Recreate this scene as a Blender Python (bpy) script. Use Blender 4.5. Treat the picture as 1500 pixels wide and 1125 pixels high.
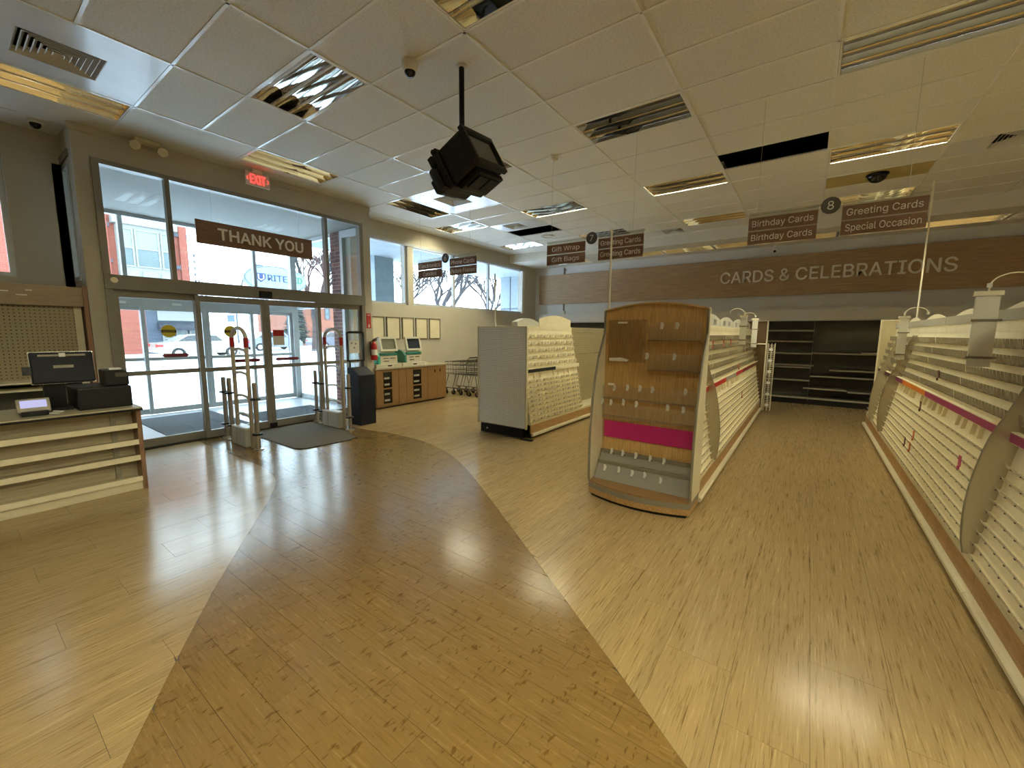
import bpy, math, random
from mathutils import Vector, Matrix
random.seed(7)
scn = bpy.context.scene
for o in list(bpy.data.objects):
    bpy.data.objects.remove(o)
COL = scn.collection

# ---------------------------------------------------------------- camera
FPX = 602.864
YAW, PITCH, ROLL = 0.6233, 0.124818, 0.007748
EYE = Vector((0.0, 0.0, 1.6))
def cam_axes():
    cy, sy, cp, sp = math.cos(YAW), math.sin(YAW), math.cos(PITCH), math.sin(PITCH)
    f = Vector((-sy * cp, cy * cp, -sp)); r = Vector((cy, sy, 0)); u = r.cross(f)
    cr, sr = math.cos(ROLL), math.sin(ROLL)
    return cr * r + sr * u, -sr * r + cr * u, f
RIGHT, UP, FWD = cam_axes()
cd = bpy.data.cameras.new('camera'); cam = bpy.data.objects.new('camera', cd); COL.objects.link(cam)
cd.sensor_fit = 'HORIZONTAL'; cd.sensor_width = 36.0; cd.lens = FPX / 1500.0 * 36.0
cd.clip_start = 0.05; cd.clip_end = 500
mw = Matrix.Identity(4)
for i in range(3):
    mw[i][0] = RIGHT[i]; mw[i][1] = UP[i]; mw[i][2] = -FWD[i]; mw[i][3] = EYE[i]
cam.matrix_world = mw
scn.camera = cam

# ---------------------------------------------------------------- sky, exposure
SKY = 4.0
LAMP = 78.0
LAMP_COL = (1.0, 0.93, 0.62)
w = bpy.data.worlds.new('overcast_sky'); scn.world = w; w.use_nodes = True
nt = w.node_tree; nt.nodes.clear()
wo = nt.nodes.new('ShaderNodeOutputWorld'); bg = nt.nodes.new('ShaderNodeBackground')
bg.inputs[0].default_value = (0.74, 0.87, 1.0, 1); bg.inputs[1].default_value = SKY
nt.links.new(bg.outputs[0], wo.inputs[0])
vs = scn.view_settings
vs.view_transform = 'Standard'; vs.look = 'None'; vs.exposure = 1.4; vs.gamma = 1.0; vs.use_curve_mapping = False
cy = scn.cycles
cy.use_denoising = True
cy.max_bounces = 12; cy.diffuse_bounces = 8; cy.glossy_bounces = 5; cy.transmission_bounces = 6
cy.transparent_max_bounces = 28
cy.sample_clamp_indirect = 4.0; cy.caustics_reflective = True; cy.blur_glossy = 1.0; cy.caustics_refractive = False

# ---------------------------------------------------------------- helpers
def lin(r, g, b):
    def f(c):
        c /= 255.0
        return c / 12.92 if c <= 0.04045 else ((c + 0.055) / 1.055) ** 2.4
    return (f(r), f(g), f(b), 1.0)

WL = {}
class MB:
    def __init__(s):
        s.v = []; s.f = []; s.m = []
    def add(s, vs, fs, mi=0):
        n = len(s.v); s.v += [tuple(p) for p in vs]
        for f in fs:
            s.f.append([i + n for i in f]); s.m.append(mi)
        return s
    def box(s, x0, x1, y0, y1, z0, z1, mi=0):
        if x1 < x0: x0, x1 = x1, x0
        if y1 < y0: y0, y1 = y1, y0
        if z1 < z0: z0, z1 = z1, z0
        return s.add([(x0,y0,z0),(x1,y0,z0),(x1,y1,z0),(x0,y1,z0),(x0,y0,z1),(x1,y0,z1),(x1,y1,z1),(x0,y1,z1)],
            [(0,3,2,1),(4,5,6,7),(0,1,5,4),(1,2,6,5),(2,3,7,6),(3,0,4,7)], mi)
    def obox(s, c, ax, ay, az, mi=0):
        c, ax, ay, az = Vector(c), Vector(ax), Vector(ay), Vector(az)
        P = [c + i * ax + j * ay + k * az for k in (-1, 1) for (i, j) in ((-1,-1),(1,-1),(1,1),(-1,1))]
        fs = [(0,3,2,1),(4,5,6,7),(0,1,5,4),(1,2,6,5),(2,3,7,6),(3,0,4,7)]
        if ax.cross(ay).dot(az) < 0: fs = [f[::-1] for f in fs]
        return s.add(P, fs, mi)
    def cyl(s, p0, p1, r, n=12, r2=None, mi=0, caps=True):
        p0, p1 = Vector(p0), Vector(p1); d = (p1 - p0).normalized()
        a = d.orthogonal().normalized(); b = d.cross(a); r2 = r if r2 is None else r2
        P = []
        for k in range(n):
            t = 2 * math.pi * k / n; q = math.cos(t) * a + math.sin(t) * b
            P.append(p0 + q * r)
        for k in range(n):
            t = 2 * math.pi * k / n; q = math.cos(t) * a + math.sin(t) * b
            P.append(p1 + q * r2)
        fs = [(k, (k + 1) % n, n + (k + 1) % n, n + k) for k in range(n)]
        if caps: fs += [tuple(range(n - 1, -1, -1)), tuple(range(n, 2 * n))]
        return s.add(P, fs, mi)
    def tube(s, pts, r, n=6, mi=0, closed=False):
        pts = [Vector(p) for p in pts]; P = []; m = len(pts); a = None
        for i, p in enumerate(pts):
            if closed: d = (pts[(i + 1) % m] - pts[i - 1]).normalized()
            else: d = (pts[min(i + 1, m - 1)] - pts[max(i - 1, 0)]).normalized()
            a = d.orthogonal().normalized() if a is None else (a - d * a.dot(d)).normalized()
            b = d.cross(a)
            for k in range(n):
                t = 2 * math.pi * k / n
                P.append(p + r * (math.cos(t) * a + math.sin(t) * b))
        fs = []
        for i in range(m if closed else m - 1):
            j = (i + 1) % m
            fs += [(i * n + k, i * n + (k + 1) % n, j * n + (k + 1) % n, j * n + k) for k in range(n)]
        if not closed: fs += [tuple(range(n - 1, -1, -1)), tuple((m - 1) * n + k for k in range(n))]
        return s.add(P, fs, mi)
    def prism(s, pts, fn, t0, t1, mi=0):
        """extrude the closed 2-D outline pts; fn(u, v, t) gives the point"""
        n = len(pts)
        P = [fn(u, v, t0) for u, v in pts] + [fn(u, v, t1) for u, v in pts]
        fs = [tuple(range(n - 1, -1, -1)), tuple(range(n, 2 * n))] + [(k, (k + 1) % n, n + (k + 1) % n, n + k) for k in range(n)]
        return s.add(P, fs, mi)
    def sweep(s, pts, fn, t0, t1, th=0.0, mi=0):
        """open profile extruded as a sheet"""
        n = len(pts)
        P = [fn(u, v, t0) for u, v in pts] + [fn(u, v, t1) for u, v in pts]
        return s.add(P, [(k, k + 1, n + k + 1, n + k) for k in range(n - 1)], mi)
    def lathe(s, prof, c, n=20, mi=0):
        c = Vector(c); P = []
        for r, z in prof:
            for k in range(n):
                t = 2 * math.pi * k / n; P.append(c + Vector((r * math.cos(t), r * math.sin(t), z)))
        fs = []
        for i in range(len(prof) - 1):
            fs += [(i * n + k, i * n + (k + 1) % n, (i + 1) * n + (k + 1) % n, (i + 1) * n + k) for k in range(n)]
        return s.add(P, fs, mi)
    def build(s, name, mat, parent=None, smooth=False, bevel=0.0, off=None):
        me = bpy.data.meshes.new(name)
        if off is None: off = WL.get(parent.name, Vector()) if parent else Vector()
        if off.length: V = [(p[0] - off[0], p[1] - off[1], p[2] - off[2]) for p in s.v]
        else: V = s.v
        me.from_pydata(V, [], s.f)
        mats = mat if isinstance(mat, (list, tuple)) else [mat]
        for m in mats: me.materials.append(m)
        if len(mats) > 1: me.polygons.foreach_set('material_index', s.m)
        if smooth: me.polygons.foreach_set('use_smooth', [True] * len(me.polygons))
        me.update()
        o = bpy.data.objects.new(name, me); COL.objects.link(o)
        if parent: o.parent = parent; WL[o.name] = off
        if bevel:
            b = o.modifiers.new('bevel', 'BEVEL'); b.width = bevel; b.segments = 2; b.limit_method = 'ANGLE'
        return o
def smooth_by_angle(o, deg=35):
    o.data.polygons.foreach_set('use_smooth', [True] * len(o.data.polygons))
    o.data.set_sharp_from_angle(angle=math.radians(deg))

def thing(name, label, cat, loc, group=None, rz=0.0):
    o = bpy.data.objects.new(name, None); COL.objects.link(o); o.empty_display_size = 0.1
    o.location = loc; o.rotation_euler = (0, 0, rz); WL[o.name] = Vector(loc)
    o['label'] = label; o['category'] = cat
    if group: o['group'] = group
    return o
def tag(o, label, cat, group=None):
    o['label'] = label; o['category'] = cat
    if group: o['group'] = group
    return o
def struct(o, label=None):
    o['kind'] = 'structure'
    if label: o['label'] = label
    return o
def sempty(name, loc=(0, 0, 0), label=None):
    o = bpy.data.objects.new(name, None); COL.objects.link(o); o.location = loc; WL[o.name] = Vector(loc); o['kind'] = 'structure'
    if label: o['label'] = label
    return o
def copy_tree(o, parent=None):
    c = o.copy(); COL.objects.link(c)
    if parent: c.parent = parent
    for ch in list(KIDS.get(o.name, [])): copy_tree(ch, c)
    return c
KIDS = {}
def remember(root):
    """note the children of a prototype so that copies need no search"""
    KIDS.clear()
    def rec(o):
        KIDS[o.name] = list(o.children)
        for c in o.children: rec(c)
    rec(root)

# ---------------------------------------------------------------- materials
def newmat(name):
    m = bpy.data.materials.new(name); m.use_nodes = True
    return m, m.node_tree.nodes, m.node_tree.links, m.node_tree.nodes['Principled BSDF']
def ramp(N, stops):
    r = N.new('ShaderNodeValToRGB'); e = r.color_ramp.elements
    while len(e) < len(stops): e.new(0.5)
    for i, (p, c) in enumerate(stops):
        e[i].position = p; e[i].color = c if len(c) == 4 else (*c, 1)
    return r
def scale(c, k): return (c[0] * k, c[1] * k, c[2] * k, 1)
def mat(name, col, rough=0.5, metal=0.0, var=0.08, vs=6.0, bump=0.0, bs=60.0, spec=0.5, stretch=None, coat=0.0):
    m, N, L, B = newmat(name)
    B.inputs['Roughness'].default_value = rough; B.inputs['Metallic'].default_value = metal
    B.inputs['Specular IOR Level'].default_value = spec
    if coat: B.inputs['Coat Weight'].default_value = coat; B.inputs['Coat Roughness'].default_value = 0.15
    tc = N.new('ShaderNodeTexCoord'); mp = N.new('ShaderNodeMapping'); L.new(tc.outputs['Object'], mp.inputs[0])
    if stretch: mp.inputs['Scale'].default_value = stretch
    nz = N.new('ShaderNodeTexNoise'); nz.inputs['Scale'].default_value = vs; nz.inputs['Detail'].default_value = 4
    L.new(mp.outputs[0], nz.inputs['Vector'])
    r = ramp(N, [(0.3, scale(col, 1 - var)), (0.7, scale(col, 1 + var))])
    L.new(nz.outputs['Fac'], r.inputs[0]); L.new(r.outputs[0], B.inputs['Base Color'])
    if bump:
        n2 = N.new('ShaderNodeTexNoise'); n2.inputs['Scale'].default_value = bs; L.new(mp.outputs[0], n2.inputs['Vector'])
        b = N.new('ShaderNodeBump'); b.inputs['Strength'].default_value = bump; b.inputs['Distance'].default_value = 0.01
        L.new(n2.outputs['Fac'], b.inputs['Height']); L.new(b.outputs[0], B.inputs['Normal'])
    return m
def woodmat(name, dark, light, stretch, rough=0.4, s=4.0):
    m, N, L, B = newmat(name)
    tc = N.new('ShaderNodeTexCoord'); mp = N.new('ShaderNodeMapping'); mp.inputs['Scale'].default_value = stretch
    L.new(tc.outputs['Object'], mp.inputs[0])
    n1 = N.new('ShaderNodeTexNoise'); n1.inputs['Scale'].default_value = s; n1.inputs['Detail'].default_value = 6; n1.inputs['Roughness'].default_value = 0.65
    L.new(mp.outputs[0], n1.inputs['Vector'])
    r = ramp(N, [(0.32, dark), (0.5, tuple((dark[i] + light[i]) / 2 for i in range(3))), (0.68, light)])
    L.new(n1.outputs['Fac'], r.inputs[0]); L.new(r.outputs[0], B.inputs['Base Color'])
    B.inputs['Roughness'].default_value = rough
    return m
def glassmat(name, tint=(0.93, 0.97, 0.97, 1), refl=0.25, f0=1.45, rough=0.0):
    m = bpy.data.materials.new(name); m.use_nodes = True; N = m.node_tree.nodes; L = m.node_tree.links; N.clear()
    out = N.new('ShaderNodeOutputMaterial'); tr = N.new('ShaderNodeBsdfTransparent'); tr.inputs[0].default_value = tint
    gl = N.new('ShaderNodeBsdfGlossy'); gl.inputs['Roughness'].default_value = rough
    lw = N.new('ShaderNodeLayerWeight')      # Schlick reflectance, the same from both sides of the sheet
    pw = N.new('ShaderNodeMath'); pw.operation = 'POWER'; pw.inputs[1].default_value = 5.0; L.new(lw.outputs['Facing'], pw.inputs[0])
    fr = N.new('ShaderNodeMath'); fr.operation = 'MULTIPLY_ADD'; fr.inputs[1].default_value = 0.96; fr.inputs[2].default_value = 0.04; L.new(pw.outputs[0], fr.inputs[0])
    mx = N.new('ShaderNodeMixShader'); L.new(fr.outputs[0], mx.inputs[0]); L.new(tr.outputs[0], mx.inputs[1]); L.new(gl.outputs[0], mx.inputs[2])
    L.new(mx.outputs[0], out.inputs[0])
    return m
def acrylicmat(name, tint, milk=0.25, milkcol=(0.8, 0.8, 0.75, 1)):
    """clear plastic with a little haze of its own"""
    m = glassmat(name, tint, rough=0.08); N = m.node_tree.nodes; L = m.node_tree.links
    out = [n for n in N if n.type == 'OUTPUT_MATERIAL'][0]; mx = [n for n in N if n.type == 'MIX_SHADER'][0]
    df = N.new('ShaderNodeBsdfDiffuse'); df.inputs[0].default_value = milkcol
    m2 = N.new('ShaderNodeMixShader'); m2.inputs[0].default_value = milk
    L.new(mx.outputs[0], m2.inputs[1]); L.new(df.outputs[0], m2.inputs[2]); L.new(m2.outputs[0], out.inputs[0])
    return m
def emit(name, col, strength):
    m, N, L, B = newmat(name)
    B.inputs['Base Color'].default_value = (*col[:3], 1); B.inputs['Emission Color'].default_value = (*col[:3], 1)
    B.inputs['Emission Strength'].default_value = strength
    return m
def pegmat(name, col, hole, pitch=0.0254, rad=0.18, axes=('X', 'Z'), rough=0.5):
    m, N, L, B = newmat(name)
    tc = N.new('ShaderNodeTexCoord'); sp = N.new('ShaderNodeSeparateXYZ'); L.new(tc.outputs['Object'], sp.inputs[0])
    sq = []
    for a in axes:
        d = N.new('ShaderNodeMath'); d.operation = 'DIVIDE'; d.inputs[1].default_value = pitch; L.new(sp.outputs[a], d.inputs[0])
        f = N.new('ShaderNodeMath'); f.operation = 'FRACT'; L.new(d.outputs[0], f.inputs[0])
        s = N.new('ShaderNodeMath'); s.operation = 'SUBTRACT'; s.inputs[1].default_value = 0.5; L.new(f.outputs[0], s.inputs[0])
        p = N.new('ShaderNodeMath'); p.operation = 'MULTIPLY'; L.new(s.outputs[0], p.inputs[0]); L.new(s.outputs[0], p.inputs[1]); sq.append(p)
    ad = N.new('ShaderNodeMath'); ad.operation = 'ADD'; L.new(sq[0].outputs[0], ad.inputs[0]); L.new(sq[1].outputs[0], ad.inputs[1])
    lt = N.new('ShaderNodeMath'); lt.operation = 'LESS_THAN'; lt.inputs[1].default_value = rad * rad; L.new(ad.outputs[0], lt.inputs[0])
    mx = N.new('ShaderNodeMix'); mx.data_type = 'RGBA'; mx.inputs['A'].default_value = col; mx.inputs['B'].default_value = hole
    L.new(lt.outputs[0], mx.inputs['Factor']); L.new(mx.outputs['Result'], B.inputs['Base Color'])
    B.inputs['Roughness'].default_value = rough
    return m
def floormat(name, base, dark, light, stretch, knots=False, rough=0.19):
    m, N, L, B = newmat(name)
    tc = N.new('ShaderNodeTexCoord'); ge = N.new('ShaderNodeNewGeometry')
    # every plank shows its own stretch of the print
    add = N.new('ShaderNodeVectorMath'); add.operation = 'MULTIPLY_ADD'; add.inputs[1].default_value = (1, 1, 1)
    cmb = N.new('ShaderNodeCombineXYZ'); mu = N.new('ShaderNodeMath'); mu.operation = 'MULTIPLY'; mu.inputs[1].default_value = 37.0
    L.new(ge.outputs['Random Per Island'], mu.inputs[0]); L.new(mu.outputs[0], cmb.inputs[2])
    L.new(tc.outputs['Object'], add.inputs[0]); L.new(cmb.outputs[0], add.inputs[2])
    mp = N.new('ShaderNodeMapping'); mp.inputs['Scale'].default_value = stretch; L.new(add.outputs[0], mp.inputs[0])
    n1 = N.new('ShaderNodeTexNoise'); n1.inputs['Scale'].default_value = 1.0; n1.inputs['Detail'].default_value = 6; n1.inputs['Roughness'].default_value = 0.68
    L.new(mp.outputs[0], n1.inputs['Vector'])
    r = ramp(N, [(0.32, dark), (0.46, base), (0.56, base), (0.70, light)])
    L.new(n1.outputs['Fac'], r.inputs[0])
    # broad tone shift from plank to plank
    mx = N.new('ShaderNodeMix'); mx.data_type = 'RGBA'; mx.blend_type = 'MULTIPLY'; mx.inputs['Factor'].default_value = 1
    r2 = ramp(N, [(0, (0.90, 0.90, 0.90)), (1, (1.06, 1.05, 1.02))]); L.new(ge.outputs['Random Per Island'], r2.inputs[0])
    L.new(r.outputs[0], mx.inputs['A']); L.new(r2.outputs[0], mx.inputs['B'])
    col = mx.outputs['Result']
    if knots:
        v = N.new('ShaderNodeTexNoise'); v.inputs['Scale'].default_value = 1.0; v.inputs['Detail'].default_value = 2
        mp2 = N.new('ShaderNodeMapping'); mp2.inputs['Scale'].default_value = (46, 17, 30); L.new(add.outputs[0], mp2.inputs[0]); L.new(mp2.outputs[0], v.inputs['Vector'])
        rk = ramp(N, [(0.615, (1, 1, 1)), (0.70, (0.52, 0.44, 0.35))]); L.new(v.outputs['Fac'], rk.inputs[0])
        m3 = N.new('ShaderNodeMix'); m3.data_type = 'RGBA'; m3.blend_type = 'MULTIPLY'; m3.inputs['Factor'].default_value = 0.85
        L.new(col, m3.inputs['A']); L.new(rk.outputs[0], m3.inputs['B']); col = m3.outputs['Result']
    L.new(col, B.inputs['Base Color'])
    B.inputs['Roughness'].default_value = rough; B.inputs['Specular IOR Level'].default_value = 0.42
    bp = N.new('ShaderNodeBump'); bp.inputs['Strength'].default_value = 0.09; bp.inputs['Distance'].default_value = 0.004
    wn = N.new('ShaderNodeTexNoise'); wn.inputs['Scale'].default_value = 9.0; L.new(tc.outputs['Object'], wn.inputs['Vector'])
    L.new(wn.outputs['Fac'], bp.inputs['Height']); L.new(bp.outputs[0], B.inputs['Normal'])
    return m
def brickmat(name, c1, c2, mortar, sc=1.0):
    m, N, L, B = newmat(name)
    tc = N.new('ShaderNodeTexCoord'); sp = N.new('ShaderNodeSeparateXYZ'); L.new(tc.outputs['Object'], sp.inputs[0])
    cb = N.new('ShaderNodeCombineXYZ'); L.new(sp.outputs['Y'], cb.inputs[0]); L.new(sp.outputs['Z'], cb.inputs[1])
    b = N.new('ShaderNodeTexBrick'); L.new(cb.outputs[0], b.inputs['Vector'])
    b.inputs['Color1'].default_value = c1; b.inputs['Color2'].default_value = c2; b.inputs['Mortar'].default_value = mortar
    b.inputs['Scale'].default_value = sc; b.inputs['Brick Width'].default_value = 0.24; b.inputs['Row Height'].default_value = 0.08; b.inputs['Mortar Size'].default_value = 0.008
    L.new(b.outputs['Color'], B.inputs['Base Color']); B.inputs['Roughness'].default_value = 0.9
    return m

# wall paints, ceiling
P_WALL = mat('taupe_wall_paint', lin(188, 182, 166), 0.75, var=0.04, vs=2.5, bump=0.05, bs=220)
P_BACK = mat('grey_wall_paint', lin(216, 216, 212), 0.75, var=0.04, vs=2.5, bump=0.05, bs=220)
P_WHITE = mat('white_paint', lin(215, 212, 200), 0.55, var=0.03)
P_TILE = mat('acoustic_tile', lin(222, 219, 208), 0.9, var=0.10, vs=55, bump=0.35, bs=160)
P_DRY = mat('smooth_ceiling_board', lin(220, 217, 206), 0.7, var=0.04, vs=3)
P_TEE = mat('ceiling_grid_paint', lin(240, 238, 230), 0.14, var=0.03)
P_DARK = mat('dark_plenum', lin(14, 13, 12), 0.9, var=0.2)
P_ALU = mat('anodised_frame', lin(132, 128, 118), 0.42, metal=0.35, var=0.05, vs=9)
P_ALUL = mat('light_grey_frame', lin(188, 192, 194), 0.4, metal=0.2, var=0.04)
P_GLASS = glassmat('window_glass', (0.95, 0.985, 0.985, 1))
P_CREAM = mat('cream_plastic', lin(236, 228, 200), 0.45, var=0.05, vs=14)
P_CREAM2 = mat('cream_steel', lin(212, 204, 176), 0.42, var=0.05, vs=7)
P_OAK = woodmat('oak_laminate', lin(174, 138, 82), lin(214, 178, 116), (26, 26, 1.6), 0.38)
P_OAKD = woodmat('oak_band', lin(146, 110, 66), lin(182, 144, 92), (14, 1.4, 14), 0.4)
P_OAKC = woodmat('honey_oak', lin(116, 86, 50), lin(150, 116, 72), (22, 22, 1.5), 0.4)
P_GREYT = mat('grey_edge_trim', lin(122, 116, 100), 0.45, var=0.05)
P_BLACK = mat('black_plastic', lin(15, 16, 17), 0.5, var=0.15, vs=12, spec=0.3)
P_NAVY = mat('dark_navy_metal', lin(14, 18, 28), 0.55, var=0.1, vs=8, spec=0.22)
P_STEEL = mat('brushed_steel', lin(190, 186, 178), 0.28, metal=0.9, var=0.06, vs=20)
P_CHROME = mat('chrome_wire', lin(200, 200, 200), 0.2, metal=1.0, var=0.03)
P_RED = mat('red_enamel', lin(176, 32, 36), 0.4, var=0.08)
P_MAG = mat('magenta_card', lin(176, 26, 104), 0.5, var=0.04)
P_PURP = mat('purple_card', lin(120, 42, 92), 0.5, var=0.05)
P_ORNG = mat('orange_card', lin(206, 120, 30), 0.5, var=0.05)
P_ACR = acrylicmat('clear_acrylic', (0.90, 0.90, 0.86, 1), 0.14)
P_FROST = acrylicmat('frosted_acrylic', (0.80, 0.80, 0.74, 1), 0.5, (0.62, 0.60, 0.52, 1))
P_SIGNW = woodmat('brown_sign_laminate', lin(112, 84, 66), lin(138, 106, 84), (1.2, 1.2, 14), 0.5)
P_SIGNB = woodmat('walnut_wall_board', lin(148, 122, 90), lin(184, 156, 120), (0.9, 0.9, 16), 0.5, 2.5)
P_LETTER = mat('brushed_silver_letter', lin(240, 238, 232), 0.45, var=0.03)
P_WTEXT = mat('white_print', lin(240, 239, 234), 0.6, var=0.02)
P_REFL = mat('specular_reflector', (0.88, 0.87, 0.84, 1), 0.04, metal=1.0, var=0.03, bump=0.03, bs=9)
P_TUBE = mat('unlit_tube', lin(225, 225, 220), 0.3, var=0.02)
P_LIT = emit('lit_tube', LAMP_COL, LAMP)
P_PEGG = pegmat('grey_pegboard', lin(238, 240, 236), lin(130, 130, 124), 0.0254, 0.20)
P_PEGT = pegmat('tan_pegboard', lin(158, 146, 114), lin(64, 54, 34), 0.0381, 0.17, axes=('Y', 'Z'))
P_PEGB = pegmat('brown_pegboard', lin(96, 74, 44), lin(40, 30, 18), 0.0254, 0.2)
P_SHELF = mat('black_shelf_steel', lin(82, 79, 70), 0.55, var=0.12)
P_SHELFE = mat('worn_shelf_edge', lin(158, 153, 138), 0.5, var=0.12, vs=18)
# ================================================================ SETTING
CEIL = 3.976; XW = -7.80; XB = -7.14; YB = 12.2; XR = 9.0; YR = -6.0
U = 0.6096
def gy(n): return (n + 0.43) * U

# ---- floor: base slab plus separate vinyl planks
LOW = [(-7.14, 2.07), (-6.85, 2.07), (-5.66, 2.09), (-5.2, 2.10), (-4.91, 2.08), (-4.62, 2.01), (-4.38, 1.90), (-3.92, 1.60), (-3.34, 1.18), (-2.77, 0.78), (-1.92, 0.24), (3.0, -2.8)]
HIGH = [(-7.14, 3.92), (-5.77, 3.97), (-5.4, 4.04), (-5.01, 4.06), (-4.55, 4.04), (-4.11, 3.94), (-3.66, 3.77), (-3.27, 3.56), (-2.7, 3.19), (-1.4, 2.29), (-0.64, 1.76), (-0.25, 1.48), (3.0, -0.75)]
def interp(T, x):
    if x <= T[0][0]: return T[0][1]
    for i in range(len(T) - 1):
        if x <= T[i + 1][0]:
            p0 = T[max(i - 1, 0)]; p1 = T[i]; p2 = T[i + 1]; p3 = T[min(i + 2, len(T) - 1)]
            h = p2[0] - p1[0]; t = (x - p1[0]) / h
            m1 = (p2[1] - p0[1]) / (p2[0] - p0[0]); m2 = (p3[1] - p1[1]) / (p3[0] - p1[0])
            return ((2*t**3 - 3*t**2 + 1) * p1[1] + (t**3 - 2*t**2 + t) * h * m1 + (-2*t**3 + 3*t**2) * p2[1] + (t**3 - t**2) * h * m2)
    return T[-1][1]
low = lambda x: interp(LOW, x)
high = lambda x: interp(HIGH, x)
F_LIGHT = floormat('pale_plank_vinyl', lin(160, 137, 98), lin(112, 90, 56), lin(184, 162, 122), (110, 4.4, 30))
F_BROWN = floormat('brown_plank_vinyl', lin(120, 96, 55), lin(101, 77, 40), lin(139, 115, 71), (5.0, 85, 30), knots=True)
floor = struct(MB().box(XW, XR, YR, YB, -0.12, -0.004).build('floor', mat('floor_adhesive', lin(70, 58, 40), 0.8)))
floor['label'] = 'store floor of pale planks with a curving brown plank walkway'
pieces = []     # (score, mesh builder, material)
def in_frame(p):
    d = Vector(p) - EYE; z = d.dot(FWD)
    if z < 0.2: return 0
    x = 750 + FPX * d.dot(RIGHT) / z; y = 562.5 - FPX * d.dot(UP) / z
    return 1.0 / z ** 3 if -60 < x < 1560 and -60 < y < 1185 else 0
def hidden(x, y):
    return (-4.2 < x < -3.35 and y > 5.2) or (-1.65 < x < -0.8 and y > 3.8) or x > 0.95 or (x < -5.5 and y < 1.0) or (y > 11.9) or (x < -7.1)
def strip_piece(x0, x1, bot, top, m, area):
    g = 0.0008; n = max(1, int(round((x1 - x0) / 0.06)))
    xs = [x0 + g + (x1 - x0 - 2 * g) * i / n for i in range(n + 1)]
    run = []; b = MB(); zt, zb = 0.0, -0.004; got = False; cx = cyy = 0; k = 0
    flat = True
    vals = [(x, bot(x) + g, top(x) - g) for x in xs]
    if all(abs(v[1] - vals[0][1]) < 1e-6 and abs(v[2] - vals[0][2]) < 1e-6 for v in vals): vals = [vals[0], vals[-1]]
    for i in range(len(vals) - 1):
        (xa, ba, ta), (xb, bb, tb) = vals[i], vals[i + 1]
        if ta <= ba and tb <= bb: continue
        if ta < ba: f = (tb - bb) / ((tb - bb) + (ba - ta)); xa = xb - (xb - xa) * f; ba = ta = bb + (ba - bb) * f
        if tb < bb: f = (ta - ba) / ((ta - ba) + (bb - tb)); xb = xa + (xb - xa) * f; bb = tb = ba + (bb - ba) * f
        if xb - xa < 1e-4: continue
        v0 = len(b.v)
        b.v += [(xa, ba, zt), (xb, bb, zt), (xb, tb, zt), (xa, ta, zt), (xa, ba, zb), (xb, bb, zb), (xb, tb, zb), (xa, ta, zb)]
        fs = [(0, 1, 2, 3), (0, 4, 5, 1), (2, 6, 7, 3)]
        if not got: fs.append((3, 7, 4, 0))
        if i == len(vals) - 2: fs.append((1, 5, 6, 2))
        b.f += [[q + v0 for q in f] for f in fs]; b.m += [0] * len(fs); got = True
        cx += (xa + xb) / 2; cyy += (ba + ta + bb + tb) / 4; k += 1
    if got:
        c = (cx / k, cyy / k, 0); sc = 0 if hidden(c[0], c[1]) else in_frame(c) * area
        pieces.append((sc, b, m))
PW, PL = 0.3048, 0.9144
XMAX = 4.2
i = 0
x = XW
while x < XMAX:
    y = -1.6 - (i % 3) * PL / 3; x1 = min(x + PW, XMAX)
    while y < YB:
        ya, yb2 = max(y, -1.6), min(y + PL, YB)
        if yb2 > ya:
            lo = [low(x), low((x + x1) / 2), low(x1)]; hi = [high(x), high((x + x1) / 2), high(x1)]
            if yb2 <= min(lo) or ya >= max(hi):
                strip_piece(x, x1, lambda t, a=ya: a, lambda t, a=yb2: a, 0, 0.28)
            else:
                if ya < max(lo): strip_piece(x, x1, lambda t, a=ya: a, lambda t, a=yb2: min(a, low(t)), 0, 0.2)
                if yb2 > min(hi): strip_piece(x, x1, lambda t, a=ya: max(a, high(t)), lambda t, a=yb2: a, 0, 0.2)
        y += PL
    x += PW; i += 1
i = 0; y = -1.6
while y < 4.2:
    x = -7.14 - (i % 3) * PL / 3 - 0.1; y1 = y + PW / 2
    while x < XMAX:
        xa, xb = max(x, -7.14), min(x + PL, XMAX)
        if xb > xa: strip_piece(xa, xb, lambda t, a=y: max(a, low(t)), lambda t, a=y1: min(a, high(t)), 1, 0.14)
        x += PL
    y = y1; i += 1
pieces.sort(key=lambda p: -p[0])
rest = [MB(), MB()]
FM = [F_LIGHT, F_BROWN]
for k, (sc, b, m) in enumerate(pieces):
    if k < 292 and sc > 0: b.build('plank', FM[m], floor)
    else: rest[m].add(b.v, b.f)
for m in (0, 1):
    if rest[m].v:
        o = rest[m].build('far_planks', FM[m], floor); o['kind'] = 'stuff'

# ---- ceiling: roof slab, grid, tiles
ceil = struct(MB().box(XW, XR, YR, YB, 4.30, 4.42).build('ceiling', P_DARK))
ceil['label'] = 'suspended store ceiling of rectangular acoustic tiles in a white grid'
TROFF = {}   # (i, n): lit
for c in ((0, 7), (-4, 7), (-8, 7), (0, 15), (-4, 15), (-8, 15), (-12, 15), (-8, 3), (-4, 3), (4, 15), (4, 11)): TROFF[c] = False
for c in ((0, 11), (-4, 11), (-8, 11), (-12, 11)): TROFF[c] = True
UNSEEN_LIT = ((4, 3), (4, 7), (8, 3), (8, 7), (8, 11), (0, -1), (4, -1), (-4, -1), (0, -5), (4, -5))  # unseen lit fixtures, most of them added as fill light
for c in UNSEEN_LIT: TROFF[c] = True
LONGT = ((-11, 0), (-11, 4), (-11, 8))
VENTS = {(-10, 0): 2, (-10, 8): 2, (-10, 12): 1, (-6, 16): 1, (2, 12): 1}
HOLES = {(-2, 10), (-10, 13)}
busy = set(TROFF) | set(VENTS) | HOLES | {(-10, 1), (-10, 9)}
tilecache = {}
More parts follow.
